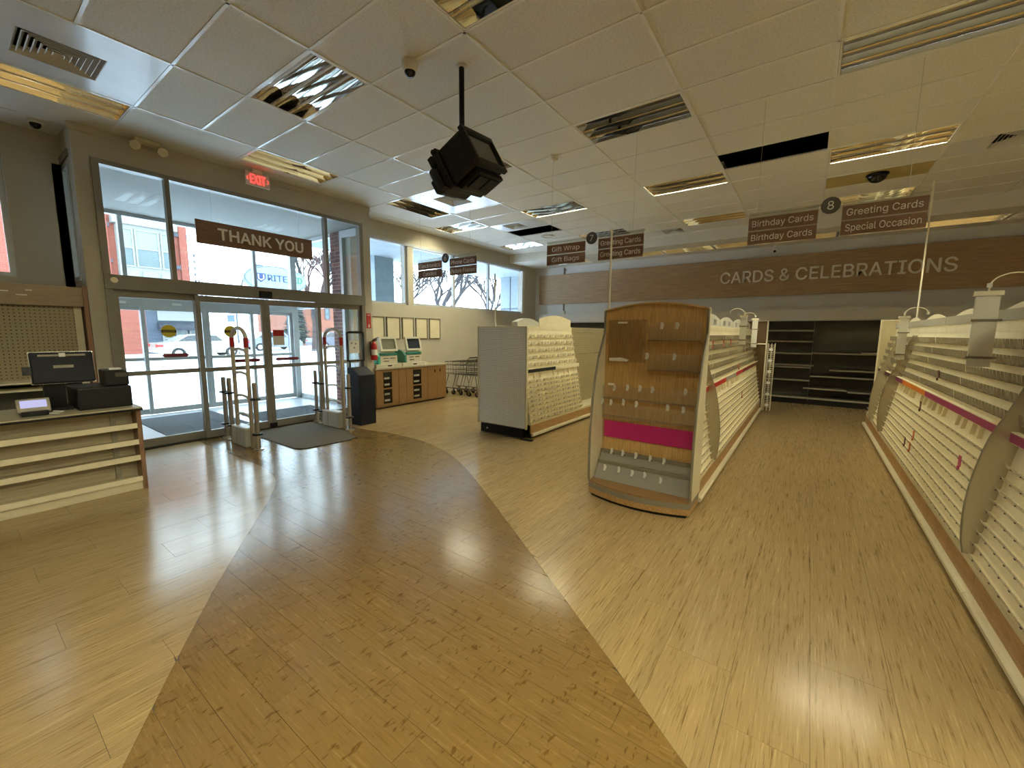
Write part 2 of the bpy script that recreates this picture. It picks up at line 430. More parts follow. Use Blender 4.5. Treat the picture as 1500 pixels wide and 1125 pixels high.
def tile(x0, x1, y0, y1, m):
    key = (round(x1 - x0, 3), round(y1 - y0, 3), m.name)
    if key not in tilecache:
        a, b = (x1 - x0) / 2, (y1 - y0) / 2
        bb = MB().box(-a, a, -b, b, 0, 0.016)
        o = bb.build('ceiling_tile', m, ceil, off=Vector()); tilecache[key] = o.data
    else:
        o = bpy.data.objects.new('ceiling_tile', tilecache[key]); COL.objects.link(o); o.parent = ceil
    o.location = ((x0 + x1) / 2, (y0 + y1) / 2, CEIL + 0.005)
    o.rotation_euler = (0, 0, random.choice((0, math.pi)))
    return o
P_STAIN = mat('water_stained_tile', lin(178, 160, 104), 0.9, var=0.16, vs=2.2, bump=0.3, bs=160)
SOFY = 10.68
for i in range(-10, 14, 2):
    for n in range(-8, 18):
        if (i, n) in busy: continue
        y0, y1 = max(gy(n), YR), min(gy(n + 1), SOFY)
        if y1 - y0 < 0.02: continue
        tile(i * U, min((i + 2) * U, XR), y0, y1, P_STAIN if (i, n) == (0, 13) else P_TILE)
# smoother boards beside the front wall
n = -9
while n < 18:
    step = 2 if n % 2 == 0 else 1
    y0, y1 = max(gy(n), YR), min(gy(n + step), SOFY)
    if (-11, n) in LONGT:
        tile(-12 * U, -11 * U, y0, y1, P_DRY)
    elif (-12, n) in TROFF: pass
    elif n % 2 == 0 and (-12, n + 1) in TROFF:
        tile(-12 * U, -10 * U, y0, gy(n + 1), P_DRY)
    elif y1 - y0 > 0.02: tile(-12 * U, -10 * U, y0, y1, P_DRY)
    n += step
for c in ((-12, 11), (-12, 15)): pass
tile(XW, -12 * U, YR, SOFY, P_DRY)
tw = 0.012
def tee(x0, x1, y0, y1):
    MB().box(x0, x1, y0, y1, CEIL - 0.002, CEIL + 0.006).build('ceiling_tee', P_TEE, ceil)
for i in range(-12, 14, 2): tee(i * U - tw, i * U + tw, YR, SOFY)
for n in range(-9, 18):
    x0 = -10 * U
    if (n % 2 == 0 and n <= 16) or n in (11, 12, 15): x0 = -12 * U
    segs = [(x0, XR)]
    for (vi, vn), h in VENTS.items():
        if h == 2 and vn + 1 == n:
            segs = [s for a, b in segs for s in ((a, vi * U), ((vi + 2) * U, b)) if s[1] - s[0] > 0.01]
    for a, b in segs: tee(a, b, gy(n) - tw, gy(n) + tw)
# dropped soffit along the far wall, with openings for its lights
SOFZ = 3.74
sof = sempty('ceiling_soffit', (0, 11.4, SOFZ), 'dropped ceiling band along the cards wall')
MB().box(XW, XR, SOFY, SOFY + 0.02, SOFZ, 4.30).build('soffit_face', P_DRY, sof)
SY0, SY1 = 11.22, 11.22 + U
MB().box(XW, XR, SOFY + 0.02, SY0, SOFZ, SOFZ + 0.02).box(XW, XR, SY1, YB, SOFZ, SOFZ + 0.02).build('soffit_underside', P_DRY, sof)
SOFX = [-11, -7.5, -5.5, -3.5, -1.5, 0.5, 2.5, 4.5]
b = MB(); xs = [XW] + [v * U for s in SOFX for v in (s, s + 2)] + [XR]
for k in range(0, len(xs), 2):
    if xs[k + 1] - xs[k] > 0.01: b.box(xs[k], xs[k + 1], SY0, SY1, SOFZ, SOFZ + 0.02)
b.build('soffit_board', P_DRY, sof)

# ---- walls
def wall(name, boxes, m=P_WALL, label=None):
    b = MB()
    for q in boxes: b.box(*q)
    return struct(b.build(name, m), label)
WT = 8.05
ZS, ZT = 2.22, 3.63          # clerestory sill and head
wall('wall_front', [(-WT, XW, YR, 1.12, 0, ZS), (-WT, XW, YR, 1.12, ZT, 4.3), (-WT, XW, 0.64, 1.12, ZS, ZT), (-WT, XW, YR, 0.28, ZS, ZT),
    (-WT, XW, 5.13, YB, 0, ZS), (-WT, XW, 5.13, YB, ZT, 4.3), (-WT, XW, 5.13, 5.42, ZS, ZT), (-WT, XW, 11.5, YB, ZS, ZT), (-WT, XW, 6.62, 6.78, ZS, ZT)],
    P_WALL, 'taupe street-side wall with high windows')
wall('wall_back', [(-WT, XR, YB, YB + 0.2, 0, 4.3)], P_BACK, 'grey far wall under the cards and celebrations board')
wall('wall_right', [(XR, XR + 0.2, YR, YB + 0.2, 0, 4.3)], P_WALL)
wall('wall_rear', [(-WT, XR + 0.2, YR - 0.2, YR, 0, 4.3)], P_WALL)
# entrance bay that stands into the room
wall('wall_bay', [(-7.32, XB, 1.12, 5.13, 3.64, 4.3), (-7.32, XB, 1.12, 1.27, 0, 3.64), (-7.32, XB, 4.96, 5.13, 0, 3.64),
    (XW, -7.32, 1.12, 1.24, 0, 2.2), (XW, -7.32, 1.12, 1.24, 3.6, 4.3), (-7.40, -7.32, 1.12, 1.24, 2.2, 3.6), (XW, -7.76, 1.12, 1.24, 2.2, 3.6),
    (-7.84, -7.32, 5.01, 5.13, 3.64, 4.3)], P_WALL, 'taupe entrance bay framing the glass doors')
MB().box(-7.145, -7.125, 1.10, 5.14, 3.90, 3.976).build('trim_1', P_WALL)['kind'] = 'structure'
# far-corner vertical conduit is added with the cards board

def framed_window(name, x0, x1, ys, z0, z1, bar, label, pm=P_ALUL, deep=None):
    """one glazed opening in a wall of constant X; ys lists the pane limits"""
    e = sempty(name, ((x0 + x1) / 2, (ys[0] + ys[-1]) / 2, z0), label)
    ya, yb = ys[0], ys[-1]
    b = MB().box(x0, x1, ya, yb, z0, z0 + bar).box(x0, x1, ya, yb, z1 - bar, z1).box(x0, x1, ya, ya + bar, z0 + bar, z1 - bar).box(x0, x1, yb - bar, yb, z0 + bar, z1 - bar)
    b.build('window_frame', pm, e)
    for y in ys[1:-1]: MB().box(x0, x1, y - bar / 2, y + bar / 2, z0 + bar, z1 - bar).build('mullion', pm, e)
    xm = (x0 + x1) / 2
    for a, c in zip(ys[:-1], ys[1:]):
        MB().box(xm - 0.004, xm + 0.004, a + bar / 2, c - bar / 2, z0 + bar * 0.8, z1 - bar * 0.8).build('pane', P_GLASS, e)
    return e
framed_window('window_1', -7.93, -7.86, [0.28, 0.64], ZS, ZT, 0.05, 'high window above the register backwall')
framed_window('window_2', -7.93, -7.86, [5.42, 6.62], ZS, ZT, 0.05, 'high window next to the entrance bay')
framed_window('window_3', -7.93, -7.86, [6.78, 8.24, 9.72, 11.5], ZS, ZT, 0.06, 'wide high window with tree view toward the far corner')
MB().box(-7.83, -7.79, 5.13, 11.56, ZT - 0.05, ZT + 0.02).build('trim_2', P_ALUL)['kind'] = 'structure'
MB().box(-7.86, -7.79, 11.38, 11.5, ZS, ZT).build('trim_3', P_WHITE)['kind'] = 'structure'
e = sempty('window_4', (-7.58, 1.16, 2.2), 'narrow side window of the entrance bay')
MB().box(-7.76, -7.72, 1.11, 1.20, 2.2, 3.6).box(-7.44, -7.40, 1.11, 1.20, 2.2, 3.6).box(-7.72, -7.44, 1.11, 1.20, 3.55, 3.6).box(-7.72, -7.44, 1.11, 1.20, 2.2, 2.25).build('window_frame', P_ALUL, e)
MB().box(-7.72, -7.44, 1.155, 1.165, 2.25, 3.55).build('pane', P_GLASS, e)

# ---- inner sliding doors with glazed transom
d1 = sempty('door_1', (-7.17, 3.1, 0), 'inner automatic sliding glass doors with transom')
MB().box(-7.24, -7.10, 1.27, 4.96, 2.10, 2.28).build('header_bar', P_ALU, d1, bevel=0.004)
for a, c in ((1.27, 1.34), (4.89, 4.96)):
    MB().box(-7.24, -7.12, a, c, 0, 2.10).box(-7.24, -7.12, a, c, 2.28, 3.64).build('jamb', P_ALU, d1)
MB().box(-7.24, -7.12, 1.34, 4.89, 3.585, 3.64).build('top_rail', P_ALU, d1)
for y in (1.99, 4.225): MB().box(-7.23, -7.13, y - 0.025, y + 0.025, 2.28, 3.585).build('mullion', P_ALU, d1)
for a, c in ((1.34, 1.965), (2.015, 4.20), (4.25, 4.89)): MB().box(-7.184, -7.176, a, c, 2.28, 3.585).build('pane', P_GLASS, d1)
def leaf(parent, x, ya, yb, zt, mid, m, st=0.06, br=0.11, tr=0.09, z0=0.012):
    b = MB().box(x - 0.022, x + 0.022, ya, ya + st, z0, zt).box(x - 0.022, x + 0.022, yb - st, yb, z0, zt)
    b.box(x - 0.022, x + 0.022, ya + st, yb - st, zt - tr, zt).box(x - 0.022, x + 0.022, ya + st, yb - st, z0, z0 + br).box(x - 0.022, x + 0.022, ya + st, yb - st, mid - 0.03, mid + 0.03)
    o = b.build('door_leaf', m, parent)
    MB().box(x - 0.004, x + 0.004, ya + st, yb - st, z0 + br, mid - 0.03).build('pane', P_GLASS, o)
    MB().box(x - 0.004, x + 0.004, ya + st, yb - st, mid + 0.03, zt - tr).build('pane', P_GLASS, o)
    return o
L1 = leaf(d1, -7.205, 1.34, 2.25, 2.10, 1.02, P_ALU)
L2 = leaf(d1, -7.150, 2.19, 3.118, 2.09, 1.02, P_ALU)
L3 = leaf(d1, -7.150, 3.124, 4.05, 2.09, 1.02, P_ALU)
L4 = leaf(d1, -7.205, 3.99, 4.89, 2.10, 1.02, P_ALU)
MB().box(-7.24, -7.10, 1.27, 4.96, 0.0, 0.012).build('threshold', P_BLACK, d1)
MB().box(-7.10, -7.05, 3.03, 3.21, 2.115, 2.215).build('motion_sensor', P_NAVY, d1, bevel=0.008)
MB().cyl((-7.10, 1.36, 2.21), (-7.085, 1.36, 2.21), 0.035, 18).build('cover_cap', P_CREAM, d1)
P_YEL = mat('yellow_sticker', lin(206, 190, 52), 0.5, var=0.03)
P_DRED = mat('dark_red_sticker', lin(120, 30, 40), 0.5, var=0.05)
CAUTION = []
for lf, x, y in ((L1, -7.199, 1.88), (L2, -7.144, 2.61)):
    MB().cyl((x, y, 1.58), (x + 0.001, y, 1.58), 0.085, 28).build('caution_sticker', P_YEL, lf)
    sb = MB().box(x + 0.001, x + 0.002, y - 0.083, y + 0.083, 1.562, 1.598).build('sticker_band', P_BLACK, lf); CAUTION.append((lf, x + 0.0025, y))
for lf, x, a, c in ((L1, -7.199, 1.78, 2.09), (L2, -7.144, 2.59, 3.01), (L3, -7.144, 3.23, 3.63)):
    zc = 1.13 if lf is not L1 else 1.245
    MB().prism([(a, zc), (a + 0.03, zc + 0.025), (c - 0.03, zc + 0.025), (c, zc), (c - 0.03, zc - 0.025), (a + 0.03, zc - 0.025)], lambda u, v, t, x=x: (x + t, u, v), 0, 0.001).build('arrow_sticker', P_DRED, lf)
MB().box(-7.145, -7.142, 3.22, 3.395, 1.36, 1.61).build('notice', P_WTEXT, L3)
MB().box(-7.142, -7.141, 3.22, 3.395, 1.51, 1.61).build('notice_heading', P_RED, L3)
MB().box(-7.10, -7.07, 3.07, 3.17, 0.012, 0.09).build('floor_guide', P_BLACK, d1)

# ---- vestibule
vf = struct(MB().box(-10.0, -7.24, 1.1, 5.2, -0.12, -0.004).build('floor_vestibule', mat('vestibule_tile', lin(160, 164, 168), 0.35, var=0.1)), 'grey tiled vestibule floor between the two door sets')
MB().box(-9.6, -7.5, 1.9, 3.05, -0.004, 0.006).build('mat_panel', mat('vestibule_carpet', lin(52, 57, 64), 0.95, var=0.15, vs=60), vf)
MB().box(-8.7, -7.5, 3.25, 4.6, -0.004, 0.006).build('mat_panel', mat('vestibule_carpet_dark', lin(46, 51, 58), 0.95, var=0.15, vs=60), vf)
wall('ceiling_vestibule', [(-10.1, -7.32, 1.1, 5.2, 3.64, 3.72)], mat('vestibule_ceiling', lin(128, 126, 118), 0.7, var=0.04), 'low vestibule ceiling seen through the transom')
wall('wall_vestibule', [(-10.1, -7.80, 1.03, 1.12, 0, 3.64)], P_WALL)
d2 = sempty('door_2', (-10, 3.1, 0), 'outer glass doors of the vestibule')
for y, zt in ((1.30, 3.64), (5.02, 3.64)): MB().box(-10.06, -9.94, y - 0.06, y + 0.06, -0.004, 3.64).build('jamb', P_ALUL, d2)
MB().box(-10.06, -9.94, 1.36, 4.96, 2.02, 2.18).build('header_bar', P_ALUL, d2)
MB().box(-10.06, -9.94, 1.36, 4.96, 3.58, 3.64).build('top_rail', P_ALUL, d2)
for y in (2.06, 4.20): MB().box(-10.05, -9.95, y - 0.03, y + 0.03, 2.18, 3.58).build('mullion', P_ALUL, d2)
for a, c in ((1.36, 2.03), (2.09, 4.17), (4.23, 4.96)): MB().box(-10.004, -9.996, a, c, 2.18, 3.58).build('pane', P_GLASS, d2)
for a, c, x in ((1.36, 2.27, -10.03), (2.21, 3.21, -9.97), (3.215, 4.10, -9.97), (4.04, 4.96, -10.03)): leaf(d2, x, a, c, 2.02, 1.05, P_ALUL, 0.06, 0.10, 0.07)
for y in (1.95, 2.75): MB().box(-9.94, -9.90, y - 0.07, y + 0.07, 2.06, 2.10).build('door_light', P_WTEXT, d2)
# brick pier and side light of the vestibule
P_BRK = [mat('purple_brick_%d' % k, c, 0.9, var=0.15, vs=30, bump=0.3, bs=90) for k, c in enumerate((lin(112, 76, 74), lin(98, 68, 70), lin(126, 84, 78)))]
pier = struct(MB().box(-8.40, -8.06, 5.06, 5.38, -0.02, 3.70).build('pillar_brick', mat('mortar', lin(176, 172, 166), 0.9)), 'dark red brick pier beside the vestibule')
bk = {}
def brick(x0, x1, y0, y1, z0, z1, k):
    key = (round(x1 - x0, 3), round(y1 - y0, 3), k)
    if key not in bk:
        a, b2, c = (x1 - x0) / 2, (y1 - y0) / 2, (z1 - z0) / 2
        o = MB().box(-a, a, -b2, b2, -c, c).build('brick', P_BRK[k], pier, off=Vector()); bk[key] = o.data
    else: o = bpy.data.objects.new('brick', bk[key]); COL.objects.link(o); o.parent = pier
    o.location = ((x0 + x1) / 2, (y0 + y1) / 2, (z0 + z1) / 2)
zz = 0.0; r = 0
while zz < 3.62:
    cuts = (-8.40, -8.185, -8.06) if r % 2 else (-8.40, -8.275, -8.06)
    for a, c in zip(cuts[:-1], cuts[1:]): brick(a + 0.005, c - 0.005, 5.048, 5.07, zz + 0.005, zz + 0.070, random.randrange(3))
    ycut = (5.06, 5.16, 5.38) if r % 2 else (5.06, 5.28, 5.38)
    for a, c in zip(ycut[:-1], ycut[1:]): brick(-8.41, -8.39, a + 0.005, c - 0.005, zz + 0.005, zz + 0.070, random.randrange(3))
    zz += 0.0775; r += 1
e = sempty('window_5', (-7.65, 5.1, 0), 'tall side light between brick pier and inner doors')
MB().box(-8.06, -7.97, 5.05, 5.13, 0, 3.64).box(-7.40, -7.33, 5.05, 5.13, 0, 3.64).box(-7.97, -7.40, 5.05, 5.13, 3.5, 3.64).box(-7.97, -7.40, 5.05, 5.13, 0, 0.12).box(-7.97, -7.40, 5.05, 5.13, 2.08, 2.2).build('window_frame', P_ALUL, e)
MB().box(-7.97, -7.40, 5.086, 5.094, 0.12, 2.08).build('pane', P_GLASS, e); MB().box(-7.97, -7.40, 5.086, 5.094, 2.2, 3.5).build('pane', P_GLASS, e)
e = sempty('window_6', (-9.2, 5.1, 0), 'clear side glazing of the vestibule beside the brick pier')
MB().box(-9.94, -8.40, 5.05, 5.13, 0, 0.10).box(-9.94, -8.40, 5.05, 5.13, 3.56, 3.64).box(-9.94, -8.40, 5.05, 5.13, 2.10, 2.2).build('window_frame', P_ALUL, e)
MB().box(-9.94, -8.40, 5.086, 5.094, 0.10, 2.10).build('pane', P_GLASS, e); MB().box(-9.94, -8.40, 5.086, 5.094, 2.2, 3.56).build('pane', P_GLASS, e)
# ================================================================ CEILING LIGHTS, VENTS, DEVICES
def troffer_proto(lit):
    """three-lamp parabolic troffer, 1.22 x 0.61 m, long side along local X, ceiling plane at z = 0"""
    t = thing('ceiling_light', 'x', 'ceiling light', (0, 0, 0))
    hx, hy = U - 0.014, U / 2 - 0.014
    b = MB()
    for (x0, x1, y0, y1) in ((-hx, hx, -hy, -hy + 0.016), (-hx, hx, hy - 0.016, hy), (-hx, -hx + 0.016, -hy + 0.016, hy - 0.016), (hx - 0.016, hx, -hy + 0.016, hy - 0.016)): b.box(x0, x1, y0, y1, 0.0, 0.016)
    b.box(-hx, hx, -hy, hy, 0.125, 0.135).box(-hx, -hx + 0.006, -hy, hy, 0.016, 0.125).box(hx - 0.006, hx, -hy, hy, 0.016, 0.125)
    b.box(-hx, hx, -hy, -hy + 0.006, 0.016, 0.125).box(-hx, hx, hy - 0.006, hy, 0.016, 0.125)
    b.build('housing', P_TEE, t)
    W = (2 * hy - 0.044) / 3
    for k in range(3):
        yc = (k - 1) * (W + 0.006); n = 12; pr = []
        for q in range(n + 1):
            s = -1 + 2 * q / n
            pr.append((yc + s * W / 2, 0.006 + 0.110 * (1 - abs(s) ** 2.6)))
        x0, x1 = -hx + 0.020, hx - 0.020
        m = MB().sweep(pr, lambda u, v, tt: (tt, u, v), x0, x1)
        for xx in (x0, x1): m.add([(xx, u, v) for u, v in pr], [tuple(range(n + 1))])
        o = m.build('reflector', P_REFL, t); smooth_by_angle(o, 40)
        o = MB().cyl((x0 + 0.03, yc, 0.080), (x1 - 0.03, yc, 0.080), 0.0125, 12).build('lamp_tube', P_LIT if lit else P_TUBE, t); smooth_by_angle(o, 40)
        MB().cyl((x0, yc, 0.080), (x0 + 0.03, yc, 0.080), 0.012, 8).cyl((x1 - 0.03, yc, 0.080), (x1, yc, 0.080), 0.012, 8).build('lamp_holder', P_STEEL, o)
    return t
LIGHT_LABEL = {
    (0, 7): 'large unlit mirrored ceiling light cut by the top right frame edge',
    (-4, 7): 'unlit mirrored ceiling light between hanging speaker box and black ceiling opening',
    (-8, 7): 'mirrored ceiling light mostly hidden behind the hanging black box',
    (0, 11): 'lit gold-toned ceiling light above and behind the aisle 8 sign',
    (-4, 11): 'lit yellow ceiling light left of the narrow black ceiling opening',
    (-8, 11): 'lit gold ceiling light right of the hanging black box',
    (-12, 11): 'lit gold-ended ceiling light close to the front wall above aisle 6 sign',
    (0, 15): 'dim mirrored ceiling light directly behind the aisle 8 sign panels',
    (-4, 15): 'dark mirrored ceiling light above the aisle 8 birthday cards panel',
    (-8, 15): 'bright reflecting ceiling light behind the aisle 7 sign',
    (-12, 15): 'mirrored ceiling light in the far corner near the soffit and windows',
    (-8, 3): 'unlit mirrored ceiling light left of the white dome camera',
    (-4, 3): 'unlit mirrored ceiling light cut by the top edge above the hanging box',
    (4, 15): 'dark ceiling light at the far right beside the ceiling vent',
    (4, 11): 'unlit ceiling light past the right end of the aisle 8 row',
    (4, 7): 'added unseen fill light over the far side of the right card rack',
    (8, 3): 'added fill light in the unseen aisle to the right, nearest the viewer', (8, 7): 'added fill light in the unseen aisle to the right, middle one', (8, 11): 'added fill light in the unseen aisle to the right, farthest one',
    (-8, -1): 'lit ceiling light behind the viewer over the checkout', (0, -5): 'added fill light far behind the viewer over the aisle', (-4, -5): 'lit ceiling light far behind the viewer over the walkway', (4, -5): 'added fill light far behind the viewer over the card rack',
    (4, 3): 'lit ceiling light over the greeting card rack beside the viewer',
    (0, -1): 'lit ceiling light just behind the viewer over the aisle',
    (4, -1): 'lit ceiling light behind the viewer over the card rack',
    (-4, -1): 'lit ceiling light behind the viewer over the brown walkway'}
PROTO = {}
def put_troffer(x, y, z, lit, label, group, rz=0.0):
    if lit not in PROTO:
        t = PROTO[lit] = troffer_proto(lit)
    else:
        remember(PROTO[lit]); t = copy_tree(PROTO[lit])
    t.location = (x, y, z); t.rotation_euler = (0, 0, rz); t['label'] = label; t['group'] = group
    return t
for (i, n), lit in TROFF.items():
    put_troffer((i + 1) * U, gy(n) + U / 2, CEIL, lit, LIGHT_LABEL[(i, n)], 'ceiling lights in rows')
for (i, n), lb in zip(LONGT, ('long mirrored ceiling light above the register, beside the slatted air vent', 'mirrored ceiling light above the red EXIT sign with its red reflection', 'bright mirrored ceiling light by the front wall left of the white vent panel')):
    put_troffer((i + 0.5) * U, gy(n) + U, CEIL, False, lb, 'ceiling lights along the front wall', math.pi / 2)
for k, s in enumerate(SOFX):
    nm = ('nearest the window corner', 'second from the window corner', 'third from the window corner', 'fourth from the window corner', 'above the letters of CARDS', 'above the middle of CELEBRATIONS', 'above the end of CELEBRATIONS', 'at the right end of the cards board')[k]
    put_troffer((s + 1) * U, SY0 + U / 2, SOFZ, False, 'recessed soffit light over the cards wall, ' + nm, 'soffit lights')

P_PANEL = mat('white_enamel_panel', lin(222, 224, 224), 0.22, var=0.05, vs=3)
P_LOUV = mat('vent_louver_paint', lin(206, 204, 196), 0.4, var=0.05)
def vent(cx, cy, half, panel, label, px, py):
    t = thing('ceiling_vent', label, 'air vent', (cx, cy, CEIL))
    x0, x1, y0, y1 = panel; hx, hy = half
    b = MB()
    z0, z1 = CEIL + 0.002, CEIL + 0.012
    b.box(x0, x1, y0, cy - hy, z0, z1).box(x0, x1, cy + hy, y1, z0, z1).box(x0, cx - hx, cy - hy, cy + hy, z0, z1).box(cx + hx, x1, cy - hy, cy + hy, z0, z1)
    b.build('panel', P_PANEL, t)
    MB().box(cx - hx, cx + hx, cy - hy, cy + hy, CEIL + 0.10, CEIL + 0.11).build('duct_back', P_DARK, t)
    N = 7
    for k in range(N):
        f0 = 1 - k / N; f1 = f0 - 0.75 / N
        P = []
        for (f, z) in ((f0, CEIL + 0.004), (f1, CEIL + 0.045), (f1 - 0.02, CEIL + 0.047), (f0 - 0.02, CEIL + 0.002)):
            P += [(cx + sx * hx * f, cy + sy * hy * f, z) for sx, sy in ((-1, -1), (1, -1), (1, 1), (-1, 1))]
        fs = []
        for r in range(4):
            for q in range(4): fs.append((r * 4 + q, r * 4 + (q + 1) % 4, ((r + 1) % 4) * 4 + (q + 1) % 4, ((r + 1) % 4) * 4 + q))
        MB().add(P, fs).build('louver', P_LOUV, t)
    return t
def cell(i, n, w=2, h=1): return (i * U + 0.012, (i + w) * U - 0.012, gy(n) + 0.012, gy(n + h) - 0.012)
vent(-9.1 * U, gy(1) - 0.01, (0.25, 0.27), cell(-10, 0, 2, 2), 'square slatted air vent in a glossy white panel, nearest the register', 0, 0)
vent(-9.0 * U, gy(9), (0.25, 0.27), cell(-10, 8, 2, 2), 'slatted air vent in a pale panel partly behind the hanging box', 0, 0)
vent(-9.2 * U, gy(12.5), (0.22, 0.22), cell(-10, 12), 'slatted air vent beside the far square ceiling opening', 0, 0)
vent(-4.6 * U, gy(16.5), (0.22, 0.24), cell(-6, 16), 'slatted air vent at the soffit edge between aisle signs 7 and 8', 0, 0)
vent(3.1 * U, gy(12.5) - 0.04, (0.26, 0.24), cell(2, 12), 'slatted air vent at the right edge of the frame', 0, 0)

# dome cameras, detectors, exit sign, emergency light
P_DOMEW = mat('white_camera_shell', lin(226, 222, 208), 0.4, var=0.03)
P_DOMEB = mat('black_smoked_dome', lin(10, 10, 11), 0.08, var=0.05)
t = thing('dome_camera', 'white turret security camera on the ceiling beside the hanging box pole', 'camera', (-3.08, 2.69, CEIL - 0.125))
o = MB().lathe([(0.0, CEIL), (0.072, CEIL), (0.072, CEIL - 0.03), (0.060, CEIL - 0.075), (0.052, CEIL - 0.082), (0, CEIL - 0.082)], (-3.08, 2.69, 0), 24).build('camera_body', P_DOMEW, t); smooth_by_angle(o)
o = MB().lathe([(0.050, CEIL - 0.082), (0.044, CEIL - 0.105), (0.028, CEIL - 0.122), (0, CEIL - 0.128)], (-3.08, 2.69, 0), 24).build('lens_dome', P_DOMEB, t); smooth_by_angle(o, 60)
t = thing('dome_camera', 'black half-dome security camera on the ceiling above the aisle 8 sign', 'camera', (0.62, 8.42, CEIL - 0.11))
o = MB().lathe([(0.0, CEIL), (0.135, CEIL), (0.135, CEIL - 0.015), (0.12, CEIL - 0.02)], (0.62, 8.42, 0), 28).build('base_ring', P_BLACK, t); smooth_by_angle(o)
o = MB().lathe([(0.12 * math.cos(a * math.pi / 16), CEIL - 0.02 - 0.10 * math.sin(a * math.pi / 16)) for a in range(9)], (0.62, 8.42, 0), 28).build('dome', P_DOMEB, t); smooth_by_angle(o, 60)
t = thing('dome_camera', 'small black-eyed camera on the ceiling at the corner by the register', 'camera', (-7.45, 0.90, CEIL - 0.08))
o = MB().lathe([(0.0, CEIL), (0.07, CEIL), (0.07, CEIL - 0.03), (0, CEIL - 0.03)], (-7.45, 0.90, 0), 20).build('base_ring', P_DOMEW, t); smooth_by_angle(o)
o = MB().lathe([(0.05 * math.cos(a * math.pi / 16), CEIL - 0.03 - 0.055 * math.sin(a * math.pi / 16)) for a in range(9)], (-7.45, 0.90, 0), 20).build('dome', P_DOMEB, t); smooth_by_angle(o, 60)
t = thing('bullet_camera', 'small white ball camera under the soffit left of CARDS', 'camera', (-0.85, 11.9, SOFZ - 0.22))
MB().cyl((-0.85, 12.0, SOFZ), (-0.85, 12.0, SOFZ - 0.05), 0.03, 12).tube([(-0.85, 12.0, SOFZ - 0.04), (-0.86, 11.97, SOFZ - 0.10), (-0.85, 11.93, SOFZ - 0.14)], 0.012, 6).build('bracket', P_DOMEW, t)
o = MB().lathe([(0.0, 0.05)] + [(0.055 * math.sin(a * math.pi / 12), 0.055 * math.cos(a * math.pi / 12)) for a in range(1, 13)], (-0.85, 11.92, SOFZ - 0.165), 16).build('camera_ball', P_DOMEW, t, smooth=True)
MB().cyl((-0.85, 11.87, SOFZ - 0.175), (-0.85, 11.855, SOFZ - 0.178), 0.03, 14).build('lens', P_DOMEB, t)
t = thing('smoke_detector', 'round white smoke detector on the ceiling between two ceiling lights', 'smoke detector', (-3.03, 5.15, CEIL - 0.05))
o = MB().lathe([(0, CEIL), (0.062, CEIL), (0.062, CEIL - 0.018), (0.05, CEIL - 0.042), (0.03, CEIL - 0.05), (0, CEIL - 0.05)], (-3.03, 5.15, 0), 24).build('detector_body', P_DOMEW, t); smooth_by_angle(o)
o = MB().lathe([(0, CEIL - 0.05), (0.018, CEIL - 0.05), (0.014, CEIL - 0.056), (0, CEIL - 0.056)], (-3.03, 5.15, 0), 14).build('sensor_button', P_WHITE, t)
t = thing('ceiling_speaker', 'flat round white ceiling ring near the aisle 7 gift wrap panel', 'ceiling speaker', (-5.49, 9.1, CEIL - 0.02))
o = MB().lathe([(0.17, CEIL), (0.17, CEIL - 0.012), (0.13, CEIL - 0.018), (0.125, CEIL - 0.006)], (-5.49, 9.1, 0), 28).build('ring', P_WHITE, t); smooth_by_angle(o)
MB().cyl((-5.49, 9.1, CEIL - 0.006), (-5.49, 9.1, CEIL - 0.002), 0.126, 28).build('grille', P_CREAM2, t)

try:      # a plain grotesque that ships with Blender; its built-in font otherwise
    GROT = bpy.data.fonts.load(bpy.utils.system_resource('DATAFILES', path='fonts') + '/Inter.woff2')
except Exception:
    GROT = None
from mathutils.geometry import interpolate_bezier, tessellate_polygon
def glyph_loops(s):
    """outline loops of a line of lettering, as lists of (x, y)"""
    cu = bpy.data.curves.new('outline', 'FONT'); cu.body = s
    if GROT: cu.font = GROT
    tmp = bpy.data.objects.new('outline', cu); COL.objects.link(tmp)
    bpy.context.view_layer.objects.active = tmp; tmp.select_set(True)
    bpy.ops.object.convert(target='CURVE')
    loops = []
    for sp in tmp.data.splines:
        P = []
        if sp.type == 'BEZIER':
            bp = sp.bezier_points; n = len(bp)
            for i in range(n):
                p, q = bp[i], bp[(i + 1) % n]
                line = (p.handle_right - p.co).length < 1e-5 and (q.handle_left - q.co).length < 1e-5
                seg = [p.co, q.co] if line or p.handle_right_type == 'VECTOR' and q.handle_left_type == 'VECTOR' else interpolate_bezier(p.co, p.handle_right, q.handle_left, q.co, 5)
                P += [(v.x, v.y) for v in seg[:-1]]
        else: P = [(v.co[0], v.co[1]) for v in sp.points]
        R = []
        for v in P:
            if not R or math.hypot(v[0] - R[-1][0], v[1] - R[-1][1]) > 1e-5: R.append(v)
        if len(R) > 2 and math.hypot(R[0][0] - R[-1][0], R[0][1] - R[-1][1]) < 1e-5: R.pop()
        if len(R) > 2: loops.append(R)
    bpy.data.objects.remove(tmp)
    return loops
def inside(p, L):
    x, y = p; c = False
    for (x0, y0), (x1, y1) in zip(L, L[1:] + L[:1]):
        if (y0 > y) != (y1 > y) and x < (x1 - x0) * (y - y0) / (y1 - y0) + x0: c = not c
    return c
